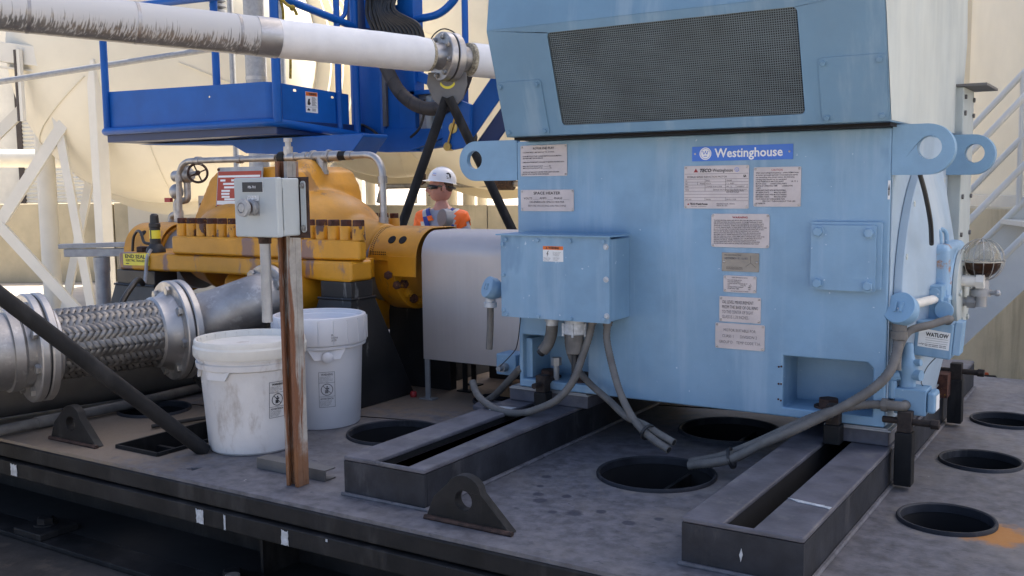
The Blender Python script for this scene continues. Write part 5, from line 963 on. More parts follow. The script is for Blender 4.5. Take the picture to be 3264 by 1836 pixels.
# ---------------------------------------------------------------- small things by the pump
hs = thing('heat_trace_end_seal', 'black upright heat trace end fitting with yellow bands on the pump foot', 'fitting', (-3.415, 2.655, 0.518))
m = MB(); m.lathe([(0.040, 0), (0.038, 0.014), (0.022, 0.034), (0.0205, 0.10), (0.023, 0.102), (0.023, 0.116), (0.0185, 0.119), (0.0165, 0.150), (0.010, 0.156), (0, 0.157)], (-3.415, 2.655, 0.518), Z, 24); m.build('boot', 'black_rubber', hs)
m = MB(); m.lathe([(0.0215, 0.052), (0.0215, 0.090)], (-3.415, 2.655, 0.518), Z, 24); m.build('warning_band', 'sticker_yellow', hs)
m = MB(); m.box(-3.4165, -3.4105, 2.6325, 2.6335, 0.570, 0.608); m.build('band_gap', 'print_black', hs)
m = MB(); m.tube(spline([(-3.44, 2.65, 0.552), (-3.48, 2.65, 0.558), (-3.51, 2.66, 0.594), (-3.56, 2.68, 0.600), (-3.60, 2.69, 0.57), (-3.61, 2.69, 0.515)]), 0.006, 8); m.build('trace_cable', 'hose_black', hs)
m = MB(); m.tube(spline([(-3.40, 2.62, 0.53), (-3.39, 2.592, 0.50), (-3.395, 2.588, 0.45), (-3.37, 2.56, 0.40)]), 0.0075, 6); m.build('strap', 'galvanised', hs)
m = MB(); m.tube(spline([(-3.37, 2.55, 0.40), (-3.30, 2.48, 0.425), (-3.20, 2.38, 0.42), (-3.14, 2.28, 0.36), (-3.12, 2.24, 0.28)]), 0.011, 10); m.build('trace_cable', 'hose_black', hs)
es_ = thing('end_seal_sign', 'small yellow END SEAL sign on the left foot of the yellow pump', 'sign', (-3.465, 2.596, 0.465))
m = MB(); m.plate([(-3.546, 0.4655), (-3.384, 0.4685), (-3.384, 0.518), (-3.546, 0.5125)], [], (0, 2.5965, 0), X, Z, 0.0015); m.build('sign_plate', 'sticker_yellow', es_, smooth=False)
text('END SEAL', 0.0215, (-3.533, 2.5950, 0.4955), X, Z, 'print_black', es_, fit=0.127, bold=0.0006); text('ELECTRIC TRACED', 0.0125, (-3.529, 2.5950, 0.4820), X, Z, 'print_black', es_, fit=0.118, bold=0.0003)
m = MB(); m.plate([(-3.529, 0.4715), (-3.509, 0.4718), (-3.509, 0.4752), (-3.529, 0.4749)], [], (0, 2.5950, 0), X, Z, 0.0003); m.build('small_print', 'print_black', es_, smooth=False)
st = thing('strut_stand', 'grey galvanised strut on a short post left of the yellow pump', 'stand', (-4.05, 2.85, 0.0))
m = MB(); m.cyl((-4.05, 2.85, 0.0005), (-4.05, 2.85, 0.400), 0.033, n=20); m.cyl((-4.05, 2.85, 0.399), (-4.05, 2.85, 0.466), 0.036, n=20); m.build('post', 'galvanised', st)
m = MB(); m.bar((-4.20, 2.77, 0.487), (-3.94, 2.93, 0.487), 0.041, 0.036); m.bar((-4.22, 2.76, 0.517), (-3.94, 2.93, 0.523), 0.055, 0.020); m.build('strut', 'galvanised', st, bevel=0.002)
m = MB(); m.box(-1.99, -1.80, 3.02, 3.14, 0.001, 0.045); tag(m.build('wood_block', 'wood', bevel=0.004), 'weathered wooden block on the deck at the motor end of the guard', 'block')
m = MB(); m.lathe([(0.011, 0), (0.0125, 0.004), (0.0125, 0.016), (0.009, 0.021), (0, 0.022)], (-2.262, 2.86, 0.0008), Z, 16); tag(m.build('red_cap', 'red_cap'), 'small red plastic cap lying by the black pedestal', 'cap')

# ---------------------------------------------------------------- overhead pipe
A_, B_ = V((-4.163, 2.508, 1.546)), V((-3.182, 4.794, 1.463)); pd_ = (B_-A_).normalized(); PL = (B_-A_).length
op = thing('overhead_pipe', 'insulated overhead pipe, frosted metal on the left and white wrapping on the right', 'pipe', (-3.6, 3.6, 1.40))
def seg(t0, t1, r, m_, name, n=40, prof=None):
    mb = MB(); mb.lathe(prof or [(r, t0*PL), (r, t1*PL)], A_, pd_, n); return mb.build(name, m_, op, ang=40)
seg(-0.5, 0.451, 0.0945, 'frosted_jacket', 'metal_jacket')
for t in (-0.25, 0.037, 0.219, 0.408): seg(t, t+0.006, 0.0958, 'dull_stainless', 'jacket_band')
seg(0.448, 0.492, 0.0968, 'stainless', 'jacket_band')
m = MB(); n_, k_ = 40, 48; pts = []
for j in range(k_+1):
    s = (0.490+(0.838-0.490)*j/k_)*PL
    for i in range(n_):
        t = 2*pi*i/n_; u, v, _ = frame(pd_); q = A_+pd_*s+u*cos(t)*0.0935+v*sin(t)*0.0935
        w1 = 0.0016*noise.noise(q*9)+0.0016*noise.noise(q*23)*(1 if j > 36 else 0.35); rr = 0.0935+w1-(0.006*(j-44)/4 if j > 44 else 0); pts.append(A_+pd_*s+u*cos(t)*rr+v*sin(t)*rr)
m.add(pts, [(j*n_+i, j*n_+(i+1) % n_, (j+1)*n_+(i+1) % n_, (j+1)*n_+i) for j in range(k_) for i in range(n_)]); m.build('wrapping', 'insulation_white', op, ang=60)
seg(0.834, 0.846, 0.0885, 'insulation_fray', 'frayed_end', prof=[(0.070, 0.834*PL), (0.089, 0.8345*PL), (0.086, 0.841*PL), (0.070, 0.846*PL)])
seg(0.83, 0.868, 0.066, 'stainless', 'pipe_neck', prof=[(0.0655, 0.82*PL), (0.0655, 0.848*PL), (0.0700, 0.855*PL), (0.0700, 0.860*PL), (0.078, 0.872*PL)])
def oflange(s, th, bolts_):
    mb = MB(); mb.lathe([(0.05, s), (0.129, s), (0.132, s+0.004), (0.132, s+th-0.004), (0.129, s+th), (0.05, s+th)], A_, pd_, 48, closed=True); o = mb.build('flange', 'stainless', op, ang=30); u, v, _ = frame(pd_)
    if bolts_:
        for k in range(8):
            t = 2*pi*k/8+0.25; p = A_+pd_*s+u*(0.106*cos(t))+v*(0.106*sin(t)); bolt(o, p, -pd_, 0.0155, 'bolt_steel', name='flange_bolt', style='stud')
oflange(0.868*PL, 0.040, True); oflange(0.868*PL+0.050, 0.040, False)
m = MB(); m.lathe([(0.118, 0.868*PL+0.039), (0.118, 0.868*PL+0.051)], A_, pd_, 40); m.build('gasket', 'black_rubber', op)
seg(0.9, 0.955, 0.068, 'dull_stainless', 'pipe_neck')
m = MB(); m.lathe([(0.075, 0.935*PL), (0.090, 0.938*PL), (0.090, 0.947*PL)], A_, pd_, 36); m.build('frayed_end', 'insulation_fray', op)
seg(0.946, 1.35, 0.0925, 'insulation_white', 'wrapping')
u_, v_, _ = frame(pd_); fc = A_+pd_*(0.868*PL)
m = MB(); m.tube(spline([fc+V((-0.055, -0.02, 0.085)), fc+V((-0.035, 0.0, 0.125)), fc+V((0.0, 0.03, 0.150)), fc+V((0.03, 0.07, 0.140)), fc+V((0.05, 0.09, 0.115))]), 0.004, 6); m.build('bonding_wire', 'hose_black', op)

# pipe stand: plate and two slanting legs
ps2 = thing('pipe_stand', 'black two-legged pipe stand under the overhead pipe flange', 'stand', (-3.25, 4.52, GZ))
dv = V((-0.535, 0.838, 0)); rt = V((0.8436, 0.5369, 0)); ap = V((-3.297, 4.531, 1.262))
m = MB(); m.plate([(-0.105, 0.115), (-0.115, 0.05), (-0.085, -0.03), (-0.035, -0.075), (0.035, -0.075), (0.085, -0.03), (0.110, 0.05), (0.105, 0.115)], [], ap+dv*0.03+Z*0.015, rt, Z, 0.02); m.build('gusset', 'grey_steel', ps2, bevel=0.004)
m = MB(); m.plate([(0.046*cos(t), 0.046*sin(t)) for t in [radians(205)+radians(130)*i/10 for i in range(11)]] + [(0.040*cos(t), 0.008+0.040*sin(t)) for t in [radians(335)-radians(130)*i/10 for i in range(11)]], [], ap+dv*0.0095+Z*0.085, rt, Z, 0.001); m.build('paint_mark', 'sticker_yellow', ps2, smooth=False)
for s_, dx in ((-1, -0.375), (1, 0.46)):
    a_ = ap-dv*0.01*s_-Z*0.01+rt*0.008*s_; b_ = a_ + rt*dx*(2.115/0.70)*0.70 - Z*2.105 + dv*0.05
    m = MB(); m.tube([a_, a_.lerp(b_, 0.33), b_], 0.0265, 16); m.build('leg', 'black_steel', ps2)
# ---------------------------------------------------------------- boom lift
bl = thing('boom_lift', 'blue boom lift with its railed work basket raised behind the pump', 'boom lift', (-4.6, 4.8, GZ))
LB = 'lift_blue'; fy = 4.215
m = MB(); m.plate([(-5.845, 1.170), (-4.375, 1.166), (-4.375, 1.384), (-5.845, 1.410)], [rrect(-4.862, -4.846, 1.318, 1.330, 0.004, 3)], (0, fy+0.004, 0), X, Z, 0.004)
n0 = 6; vs = []
for i in range(n0+1):
    t = pi/2*i/n0; px_, py_ = -4.375+0.064*sin(t), fy+0.064*(1-cos(t))
    vs += [(px_, py_, 1.166-0.004*i/n0), (px_, py_, 1.384-0.008*i/n0)]
m.add(vs, [(2*i, 2*i+2, 2*i+3, 2*i+1) for i in range(n0)]); m.build('toe_board', LB, bl, ang=50)
m = MB(); m.plate([(4.285, 1.160), (4.862, 1.132), (4.862, 1.350), (4.285, 1.376)], [rrect(4.375, 4.405, 1.335, 1.350, 0.006, 3), rrect(4.70, 4.728, 1.316, 1.330, 0.006, 3)], (-4.315, 0, 0), Y, Z, 0.004); m.build('toe_board', LB, bl)
m = MB(); m.plate([(4.477, 1.220), (4.580, 1.218), (4.580, 1.341), (4.477, 1.343)], [], (-4.3108, 0, 0), Y, Z, 0.0006); sk2 = m.build('warning_sticker', 'sticker_white', bl, smooth=False)
m = MB(); m.plate([(4.479, 1.318), (4.578, 1.317), (4.578, 1.340), (4.479, 1.341)], [], (-4.3100, 0, 0), Y, Z, 0.0004); m.build('sticker_band', 'sticker_orange', sk2, smooth=False)
text('WARNING', 0.020, (-4.3094, 4.503, 1.3225), Y, Z, 'print_black', sk2, fit=0.067, bold=0.0008)
m = MB(); m.plate([(4.492, 1.275), (4.500, 1.300), (4.515, 1.302), (4.512, 1.285), (4.520, 1.272), (4.508, 1.262), (4.494, 1.265)], [], (-4.3100, 0, 0), Y, Z, 0.0004); m.plate([(4.487, 1.232), (4.500, 1.246), (4.515, 1.234), (4.505, 1.229)], [], (-4.3100, 0, 0), Y, Z, 0.0004)
m.bar((-4.3098, 4.479, 1.252), (-4.3098, 4.578, 1.251), 0.0012, 0.0006, X)
for i in range(9): m.bar((-4.3098, 4.530, 1.309-0.006*i), (-4.3098, 4.558+0.012*((i*7) % 3)/2, 1.309-0.006*i), 0.0026, 0.0006, X)
for i in range(3): m.bar((-4.3098, 4.530, 1.242-0.006*i), (-4.3098, 4.562, 1.242-0.006*i), 0.0026, 0.0006, X)
m.build('sticker_print', 'print_black', sk2, smooth=False)
def tb_(pts, r, name='rail', r_=0.08, m_=LB): mb = MB(); mb.tube(bend(pts, r_), r, 12); return mb.build(name, m_, bl)
tb_([(-5.885, 4.9, 1.12), (-5.885, 4.19, 1.152), (-4.29, 4.19, 1.148), (-4.285, 5.20, 1.075)], 0.0245, 'base_rail')
for x, y, zt2 in ((-5.835, 4.205, 1.96), (-4.835, 4.262, 1.95)): tb_([(x, y, 1.16), (x, y, zt2)], 0.0235, 'post')
tb_([(-4.292, 4.225, 1.15), (-4.292, 4.225, 1.97)], 0.027, 'post')
tb_([(-4.30, 4.76, 1.13), (-4.30, 4.76, 2.0)], 0.020, 'post'); tb_([(-4.295, 4.915, 1.10), (-4.295, 4.915, 2.0)], 0.026, 'post')
tb_([(-5.835, 4.5, 1.93), (-5.835, 4.205, 1.935), (-5.1, 4.205, 1.915), (-4.292, 4.205, 1.89)], 0.0235); tb_([(-4.292, 4.225, 1.872), (-4.292, 4.915, 1.772)], 0.0235); tb_([(-4.292, 4.76, 1.792), (-4.292, 4.83, 1.83), (-4.295, 4.86, 1.98)], 0.014)
m = MB(); m.box(-5.87, -4.30, 4.222, 5.15, 1.080, 1.163); m.build('floor', 'lift_dark', bl, bevel=0.006)
m = MB(); m.plate([(-5.80, 1.070), (-4.88, 1.040), (-4.76, 0.985), (-4.00, 0.945), (-3.90, 0.955), (-3.80, 1.055), (-3.80, 1.072)], [], (0, 4.62, 0), X, Z, 0.22); m.build('under_frame', LB, bl, bevel=0.006)
m = MB(); m.plate([(-4.62, 1.03), (-4.14, 0.985), (-3.965, 0.985), (-3.55, 1.10), (-3.55, 1.115), (-4.62, 1.15)], [], (0, 5.06, 0), X, Z, 0.05); m.build('pivot_beam', LB, bl, bevel=0.005)
m = MB(); m.box(-4.70, -4.05, 4.50, 4.53, 0.935, 0.965); m.build('perforated_strut', 'galvanised', bl)
# upright mast, control console, guard rails
m = MB(); m.box(-4.43, -4.145, 5.00, 5.20, 1.085, 1.76); m.build('mast_panel', LB, bl, bevel=0.03, seg=3)
m = MB(); m.box(-4.145, -4.03, 5.03, 5.20, 1.00, 1.90); m.build('mast_side', LB, bl, bevel=0.005)
m = MB(); m.box(-4.155, -4.125, 5.005, 5.025, 1.15, 1.60); m.build('mast_seal', 'grey_steel', bl)
m = MB(); m.box(-4.40, -4.185, 4.965, 5.10, 1.765, 2.05); cn = m.build('control_console', 'lift_dark', bl, bevel=0.006)
m = MB(); m.plate([(-4.235, 1.77), (-4.165, 1.745), (-4.200, 2.05), (-4.250, 2.05)], [], (0, 4.963, 0), X, Z, 0.006); m.build('console_edge', LB, cn)
m = MB(); m.box(-4.40, -4.16, 4.955, 5.12, 1.742, 1.764); m.build('console_shelf', 'lift_dark', cn)
for x in (-4.36, -4.33): bolt(cn, (x, 4.955, 1.752), -Y, 0.010, 'bolt_steel', name='console_bolt', style='dome')
m = MB(); m.box(-4.03, -3.905, 5.02, 5.12, 0.985, 2.05); m.build('upright', LB, bl, bevel=0.004)
m = MB(); m.box(-3.97, -3.58, 5.02, 5.12, 1.335, 1.362); m.build('cross_bar', LB, bl, bevel=0.003)
m = MB(); m.bar((-3.95, 5.06, 1.47), (-3.62, 5.06, 1.348), 0.02, 0.06); m.build('diagonal', LB, bl)
tb_([(-3.90, 5.03, 1.795), (-3.70, 5.03, 1.805), (-3.57, 5.03, 1.90), (-3.55, 5.03, 2.02)], 0.024, r_=0.12); tb_([(-3.535, 5.05, 1.36), (-3.535, 5.05, 2.05)], 0.020, 'post'); tb_([(-3.905, 5.07, 1.03), (-3.56, 5.07, 1.06)], 0.04, 'pivot_pin')
m = MB(); m.box(-3.905, -3.845, 5.06, 5.12, 1.06, 1.335); m.build('plate', 'galvanised', bl); m = MB(); m.box(-3.845, -3.79, 5.04, 5.14, 1.06, 1.335); m.build('cylinder_cover', 'box_grey', bl, bevel=0.02)
m = MB(); m.box(-3.77, -3.70, 5.03, 5.10, 1.06, 1.25); m.plate([(-3.70, 1.06), (-3.585, 1.06), (-3.585, 1.08), (-3.62, 1.11), (-3.70, 1.11)], [], (0, 5.10, 0), X, Z, 0.05); m.build('bracket', 'motor_blue', bl)
m = MB(); m.box(-3.675, -3.58, 5.03, 5.14, 1.10, 1.36); m.build('upright', LB, bl, bevel=0.003)
# boom arms
bd = V((0.30, 0.10, 0.48)).normalized()
def arm(p, q, wd, ht, m_, up, name='boom_arm'):
    mb = MB(); mb.bar(p, q, wd, ht, up); return mb.build(name, m_, bl, bevel=0.008)
nrm_ = V((-0.535, 0.838, 0.0))
arm((-3.585, 5.02, 1.020), (-2.72, 5.40, 2.30), 0.115, 0.08, LB, nrm_); arm((-3.470, 5.12, 0.985), (-2.61, 5.50, 2.27), 0.10, 0.06, 'lift_dark', nrm_); arm((-3.515, 5.13, 1.02), (-2.665, 5.51, 2.27), 0.016, 0.09, 'galvanised', nrm_, 'boom_edge')
m = MB(); m.plate([(-3.66, 1.02), (-3.58, 0.985), (-3.46, 1.0), (-3.45, 1.25), (-3.58, 1.30), (-3.66, 1.14)], [], (0, 4.995, 0), X, Z, 0.03); m.build('pivot_plate', LB, bl, bevel=0.004)
m = MB(); m.cyl((-3.615, 4.95, 1.005), (-3.615, 5.0, 1.005), 0.026, n=16); m.cyl((-3.575, 4.96, 1.115), (-3.575, 5.0, 1.115), 0.032, n=16); m.tube([(-3.615, 4.955, 1.01), (-3.555, 4.955, 1.175)], 0.007, 8); m.build('lock_pin', 'copper_pin', bl)
m = MB(); m.ell((-3.545, 5.06, 1.06), (0.075, 0.05, 0.07), 12, 8); m.build('boot', 'black_rubber', bl)
arm((-2.66, 5.45, 2.33), (-1.95, 6.6, 0.35), 0.16, 0.16, LB, Y); m = MB(); m.box(-2.35, -1.5, 6.3, 7.0, -0.35, 0.45); m.build('turret', LB, bl, bevel=0.03); m = MB(); m.box(-2.6, -1.25, 6.0, 7.3, -0.68, -0.35); m.build('chassis', LB, bl, bevel=0.02)
for x in (-2.55, -1.30):
    for y in (6.15, 7.15): m = MB(); m.lathe([(0.10, 0), (0.18, 0.01), (0.20, 0.04), (0.20, 0.14), (0.18, 0.17), (0.10, 0.18)], (x-0.09, y, GZ+0.201), X, 28); m.build('wheel', 'black_rubber', bl)
# hose carrier and hydraulic hoses
cp_ = spline([(-4.06, 4.90, 1.56), (-4.02, 4.91, 1.47), (-3.955, 4.92, 1.36), (-3.87, 4.93, 1.285), (-3.78, 4.94, 1.245), (-3.66, 4.95, 1.235), (-3.57, 4.95, 1.275), (-3.51, 4.95, 1.34), (-3.47, 4.96, 1.43), (-3.44, 4.97, 1.56)], 6)
m = MB(); m.tube(cp_, 0.042, 16); hcx = m.build('hose_sleeve', 'hose_wrap', bl)
for i in range(4, len(cp_)-3, 5):
    d_ = (cp_[i+1]-cp_[i]).normalized(); d2 = (d_+V((0.12, 0, 0.25))).normalized(); m = MB(); m.ring(cp_[i]-d2*0.003, d2, 0.040, 0.0435, 0.006, 20); m.build('sleeve_tie', 'black_rubber', hcx)
for k in range(13):
    x = -4.20+0.019*k; rz_ = random.random()
    m = MB(); m.tube(spline([(x, 4.93+0.03*rz_, 2.10), (x+0.01, 4.92+0.03*rz_, 1.96), (x+0.02+0.035*sin(k*0.5), 4.91, 1.84), (x+0.06+0.01*k, 4.92, 1.74), (x+0.12+0.008*k, 4.93, 1.63)]), 0.013, 8); h_ = m.build('hydraulic_hose', 'hose_black', bl)
    if k % 3 == 0: m = MB(); m.cyl((x+0.004, 4.915, 1.99), (x+0.012, 4.91, 1.93), 0.0165, n=8); m.build('hose_fitting', 'bolt_steel', h_)
m = MB(); m.tube(spline([(-3.80, 4.98, 1.30), (-3.81, 4.98, 1.20), (-3.84, 4.97, 1.12), (-3.90, 4.96, 1.07)]), 0.008, 6); m.build('loose_strap', 'hose_black', bl)
m = MB(); m.tube(spline([(-4.33, 4.98, 1.165), (-4.28, 4.96, 1.16), (-4.22, 4.97, 1.13), (-4.18, 4.98, 1.10)]), 0.009, 8); m.build('power_cable', 'hose_black', bl)
rope = thing('tie_rope', 'yellow rope tied to the rail of the blue lift basket', 'rope', (-4.25, 4.26, 1.40))
m = MB(); m.tube(spline([(-4.29, 4.24, 1.90), (-4.27, 4.25, 1.86), (-4.265, 4.27, 1.78), (-4.27, 4.27, 1.66), (-4.262, 4.29, 1.58), (-4.25, 4.30, 1.52), (-4.25, 4.295, 1.40)]), 0.008, 8); m.build('strand', 'rope_yellow', rope)
m = MB(); m.tube(spline([(-4.275, 4.25, 1.87), (-4.24, 4.27, 1.82), (-4.20, 4.29, 1.79), (-4.185, 4.30, 1.755)]), 0.009, 8); m.ell((-4.205, 4.285, 1.795), (0.018, 0.016, 0.018), 10, 8); m.ell((-4.28, 4.245, 1.885), (0.022, 0.02, 0.024), 10, 8); m.build('knot', 'rope_yellow', rope)

# ---------------------------------------------------------------- the man in the hard hat
PXY = V((-4.955, 6.70, 0)); FZ = GZ
man = thing('person', 'man in white hard hat, dark sunglasses and orange safety vest looking to the left', 'person', (PXY.x, PXY.y, FZ))
fwd = V((0.30, -0.95, 0)).normalized(); rgt = V((fwd.y, -fwd.x, 0))      # chest direction; rgt = his left-to-camera side
def bp(x, y, z): return PXY + (-rgt)*x + fwd*y + V((0, 0, FZ+z))
H0 = 1.385   # shoulder height
sv_ = {'pel': (0, 0, 0.93, .135, .105), 'wai': (0, 0.0, 1.06, .13, .10), 'che': (0, 0.01, 1.24, .155, .115), 'upc': (0, 0.0, 1.345, .13, .09), 'nk': (0, 0.005, 1.43, .058, .060), 'nk2': (0, 0.02, 1.52, .055, .058)}
for s_ in (-1, 1):
    k = 'L' if s_ > 0 else 'R'
    sv_.update({'sh'+k: (s_*0.165, 0, 1.345, .075, .070), 'el'+k: (s_*0.235, 0.0, 1.08, .05, .05), 'wr'+k: (s_*0.22, 0.14, 0.90, .032, .028), 'ha'+k: (s_*0.205, 0.21, 0.86, .030, .018),
                'hi'+k: (s_*0.09, 0, 0.86, .095, .095), 'kn'+k: (s_*0.10, 0.02, 0.48, .062, .065), 'an'+k: (s_*0.105, -0.01, 0.09, .045, .05), 'to'+k: (s_*0.115, 0.15, 0.035, .045, .03)})
    for f_ in range(4): sv_['f%d%s' % (f_, k)] = (s_*(0.205-0.022+0.0145*f_), 0.285-0.008*abs(f_-1.5), 0.835, .0085, .0085); sv_['g%d%s' % (f_, k)] = (s_*(0.205-0.022+0.0145*f_), 0.305-0.008*abs(f_-1.5), 0.805, .0075, .0075)
    sv_['t0'+k] = (s_*0.170, 0.22, 0.845, .010, .010); sv_['t1'+k] = (s_*0.155, 0.255, 0.82, .009, .009)
ed = [('pel', 'wai'), ('wai', 'che'), ('che', 'upc'), ('upc', 'nk'), ('nk', 'nk2')]
for k in 'LR': ed += [('upc', 'sh'+k), ('sh'+k, 'el'+k), ('el'+k, 'wr'+k), ('wr'+k, 'ha'+k), ('pel', 'hi'+k), ('hi'+k, 'kn'+k), ('kn'+k, 'an'+k), ('an'+k, 'to'+k), ('ha'+k, 't0'+k), ('t0'+k, 't1'+k)] + [('ha'+k, 'f%d%s' % (i, k)) for i in range(4)] + [('f%d%s' % (i, k), 'g%d%s' % (i, k)) for i in range(4)]
names = list(sv_); idx = {n_: i for i, n_ in enumerate(names)}
me = bpy.data.meshes.new('body'); me.from_pydata([tuple(bp(*sv_[n_][:3])) for n_ in names], [(idx[a], idx[b]) for a, b in ed], [])
tmp = bpy.data.objects.new('body_tmp', me); COL.objects.link(tmp)
tmp.modifiers.new('skin', 'SKIN'); sm_ = tmp.modifiers.new('sub', 'SUBSURF'); sm_.levels = 2; sm_.render_levels = 2
for i, n_ in enumerate(names): me.skin_vertices[0].data[i].radius = sv_[n_][3:5]
me.skin_vertices[0].data[idx['pel']].use_root = True
bpy.context.view_layer.update()
bm_ = bpy.data.meshes.new_from_object(tmp.evaluated_get(bpy.context.evaluated_depsgraph_get()))
bpy.data.objects.remove(tmp)
def loc(p): q = p-PXY; return V((q.dot(-rgt), q.dot(fwd), q.z-FZ))
for n_ in ('skin', 'shirt_grey', 'jeans', 'boot_leather'): bm_.materials.append(MATS[n_])
for f_ in bm_.polygons:
    q = loc(f_.center); f_.use_smooth = True
    f_.material_index = 3 if q.z < 0.11 else 2 if (q.z < 0.98 and abs(q.x) < 0.17 and q.y < 0.13) else 0 if (q.z > 1.425 or (abs(q.x) > 0.175 and q.z < 1.06)) else 1
vv_ = [v.co.copy() for v in bm_.vertices]; pol = [(tuple(f_.vertices), loc(f_.center), f_.normal.copy()) for f_ in bm_.polygons]; vn = [v.normal.copy() for v in bm_.vertices]
for v in bm_.vertices: v.co -= ORG[man.name]
bo = bpy.data.objects.new('body', bm_); COL.objects.link(bo); bo.parent = man; ORG['body'] = ORG[man.name]
# safety vest: a shell over shoulders and chest, open in a V, with blue and silver bands
vest = bpy.data.meshes.new('vest'); keep = []; mi = []
for vt, q, n_ in pol:
    if 0.98 < q.z < 1.415 and abs(q.x) < 0.222:
        if q.y > 0.0 and abs(q.x) < 0.012+0.062*max(0, (q.z-1.05)/0.36): continue
        if q.z > 1.395 and abs(q.x) < 0.075: continue
        if abs(q.x) > 0.185 and q.z < 1.27: continue
        keep.append(vt); ax_ = abs(q.x)
        mi.append(1 if 0.085 < ax_ < 0.115 else 2 if 0.115 <= ax_ < 0.14 else 1 if (1.06 < q.z < 1.10) else 0)
used = sorted({i for f_ in keep for i in f_}); mp_ = {i: k for k, i in enumerate(used)}
vest.from_pydata([tuple(vv_[i]+vn[i]*0.011-ORG[man.name]) for i in used], [], [tuple(mp_[i] for i in f_) for f_ in keep])
for n_ in ('vest_orange', 'vest_blue', 'vest_silver'): vest.materials.append(MATS[n_])
for f_, k in zip(vest.polygons, mi): f_.material_index = k; f_.use_smooth = True
vo = bpy.data.objects.new('safety_vest', vest); COL.objects.link(vo); vo.parent = man; sol = vo.modifiers.new('cloth', 'SOLIDIFY'); sol.thickness = 0.006; sol.offset = 1
# head, turned to his right (the left of the picture)
hf = V((-0.62, -0.785, 0)).normalized(); hr = V((-hf.y, hf.x, 0)); hcn = bp(0, 0.025, 1.600)
def hpt(x, y, z): return hcn + hr*x + hf*y + Z*z
m = MB(); nu_, nv_ = 48, 40
def gs(a, b, s): return math.exp(-((a-b)/s)**2)
for j in range(nv_+1):
    ph = pi*j/nv_-pi/2
    for i in range(nu_):
        az = 2*pi*i/nu_; el = ph; sx = cos(el)*sin(az); sy = cos(el)*cos(az); sz = sin(el)
        a_ = az if az < pi else az-2*pi
        x, y, z = 0.076*sx, 0.094*sy, 0.116*sz
        if sz < 0: x *= 1-0.22*sz*sz; y = y*(1-0.10*sz*sz) + (0.012*-sz if sy > 0 else 0.018*sz)
        fr_ = max(0, sy)
        y += 0.034*gs(a_, 0, 0.17)*gs(el, -0.20, 0.17) + 0.010*gs(a_, 0, 0.16)*gs(el, 0.02, 0.2) + 0.008*gs(a_, 0, 0.34)*gs(el, 0.24, 0.12) + 0.014*gs(a_, 0, 0.42)*gs(el, -0.92, 0.24) + 0.007*gs(a_, 0, 0.3)*gs(el, -0.50, 0.10) - 0.005*gs(a_, 0, 0.28)*gs(el, -0.575, 0.035) + 0.006*gs(a_, 0, 0.28)*gs(el, -0.65, 0.06) - 0.008*gs(abs(a_), 0.38, 0.18)*gs(el, 0.06, 0.12)
        m.v.append(tuple(hpt(x, y, z)))
for j in range(nv_):
    for i in range(nu_): k = (i+1) % nu_; m.f.append((j*nu_+i, j*nu_+k, (j+1)*nu_+k, (j+1)*nu_+i)[::-1])
hdo = m.build('head', 'skin', man, ang=80)
for s_ in (-1, 1):
    m = MB(); Me = Matrix((hr, hf, Z)).transposed() @ Matrix.Rotation(radians(-18*s_), 3, 'Z'); m.ell(hpt(0.077*s_, -0.008, -0.005), (0.010, 0.019, 0.033), 14, 10, Me); m.build('ear', 'skin', hdo)
    m = MB(); m.ell(hpt(0.0715*s_, 0.012, -0.012), (0.005, 0.009, 0.016), 10, 8, Me); m.build('sideburn', 'hair_brown', hdo)
m = MB(); m.ell(hpt(0, -0.030, 0.015), (0.0775, 0.078, 0.085), 24, 16, Matrix((hr, hf, Z)).transposed()); m.build('hair', 'hair_brown', hdo)
m = MB(); m.ell(hpt(0, 0.0985, -0.0615), (0.019, 0.006, 0.0035), 12, 6, Matrix((hr, hf, Z)).transposed()); m.build('mouth', 'brown_bolt', hdo)
for s_ in (-1, 1):
    m = MB(); vs = []; n_ = 10
    for i in range(n_+1):
        a = s_*(0.05+1.15*i/n_); hgt = 0.023*(1-0.45*(i/n_)**2)
        for zz in (hgt*0.75, -hgt): vs.append(hpt(0.086*sin(a), 0.012+0.094*cos(a), 0.012+zz-0.006*i/n_))
    m.add(vs, [(2*i, 2*i+1, 2*i+3, 2*i+2) for i in range(n_)]); o = m.build('sunglass_lens', 'lens_black', hdo); so_ = o.modifiers.new('t', 'SOLIDIFY'); so_.thickness = 0.003
    m = MB(); m.bar(hpt(0.082*s_, 0.045, 0.014), hpt(0.080*s_, -0.03, 0.006), 0.004, 0.014); m.build('sunglass_arm', 'lens_black', hdo)
# hard hat
hat = bpy.data.meshes.new; m = MB(); nu_ = 48; tilt = Matrix.Rotation(radians(-9), 3, hr)
def hh(x, y, z): return hcn + hr*0 + tilt @ (hr*x + hf*y + Z*z) + Z*0.012
rings = []
for j in range(11):
    t = j/10*pi/2; rings.append([(0.100*cos(t)*sin(2*pi*i/nu_), 0.120*cos(t)*cos(2*pi*i/nu_)-0.008, 0.040+0.118*sin(t)**0.92 if t > 0 else 0.040) for i in range(nu_)])
brim = []
for i in range(nu_):
    a = 2*pi*i/nu_; f_ = max(0, cos(a)); ex = 0.008+0.034*f_**2.5; brim.append(((0.100+ex)*sin(a), (0.120+ex)*cos(a)-0.008, 0.036-0.010*f_**2))
under = [(x*0.90, y*0.90, z-0.004) for x, y, z in rings[0]]
R3 = [under, [(x, y, z-0.004) for x, y, z in brim], brim] + rings
for r_ in R3: m.v += [tuple(hh(*p)) for p in r_]
for j in range(len(R3)-1):
    for i in range(nu_): k = (i+1) % nu_; m.f.append((j*nu_+i, (j+1)*nu_+i, (j+1)*nu_+k, j*nu_+k))
hato = m.build('hard_hat', 'hat_white', man, ang=45)
m = MB()
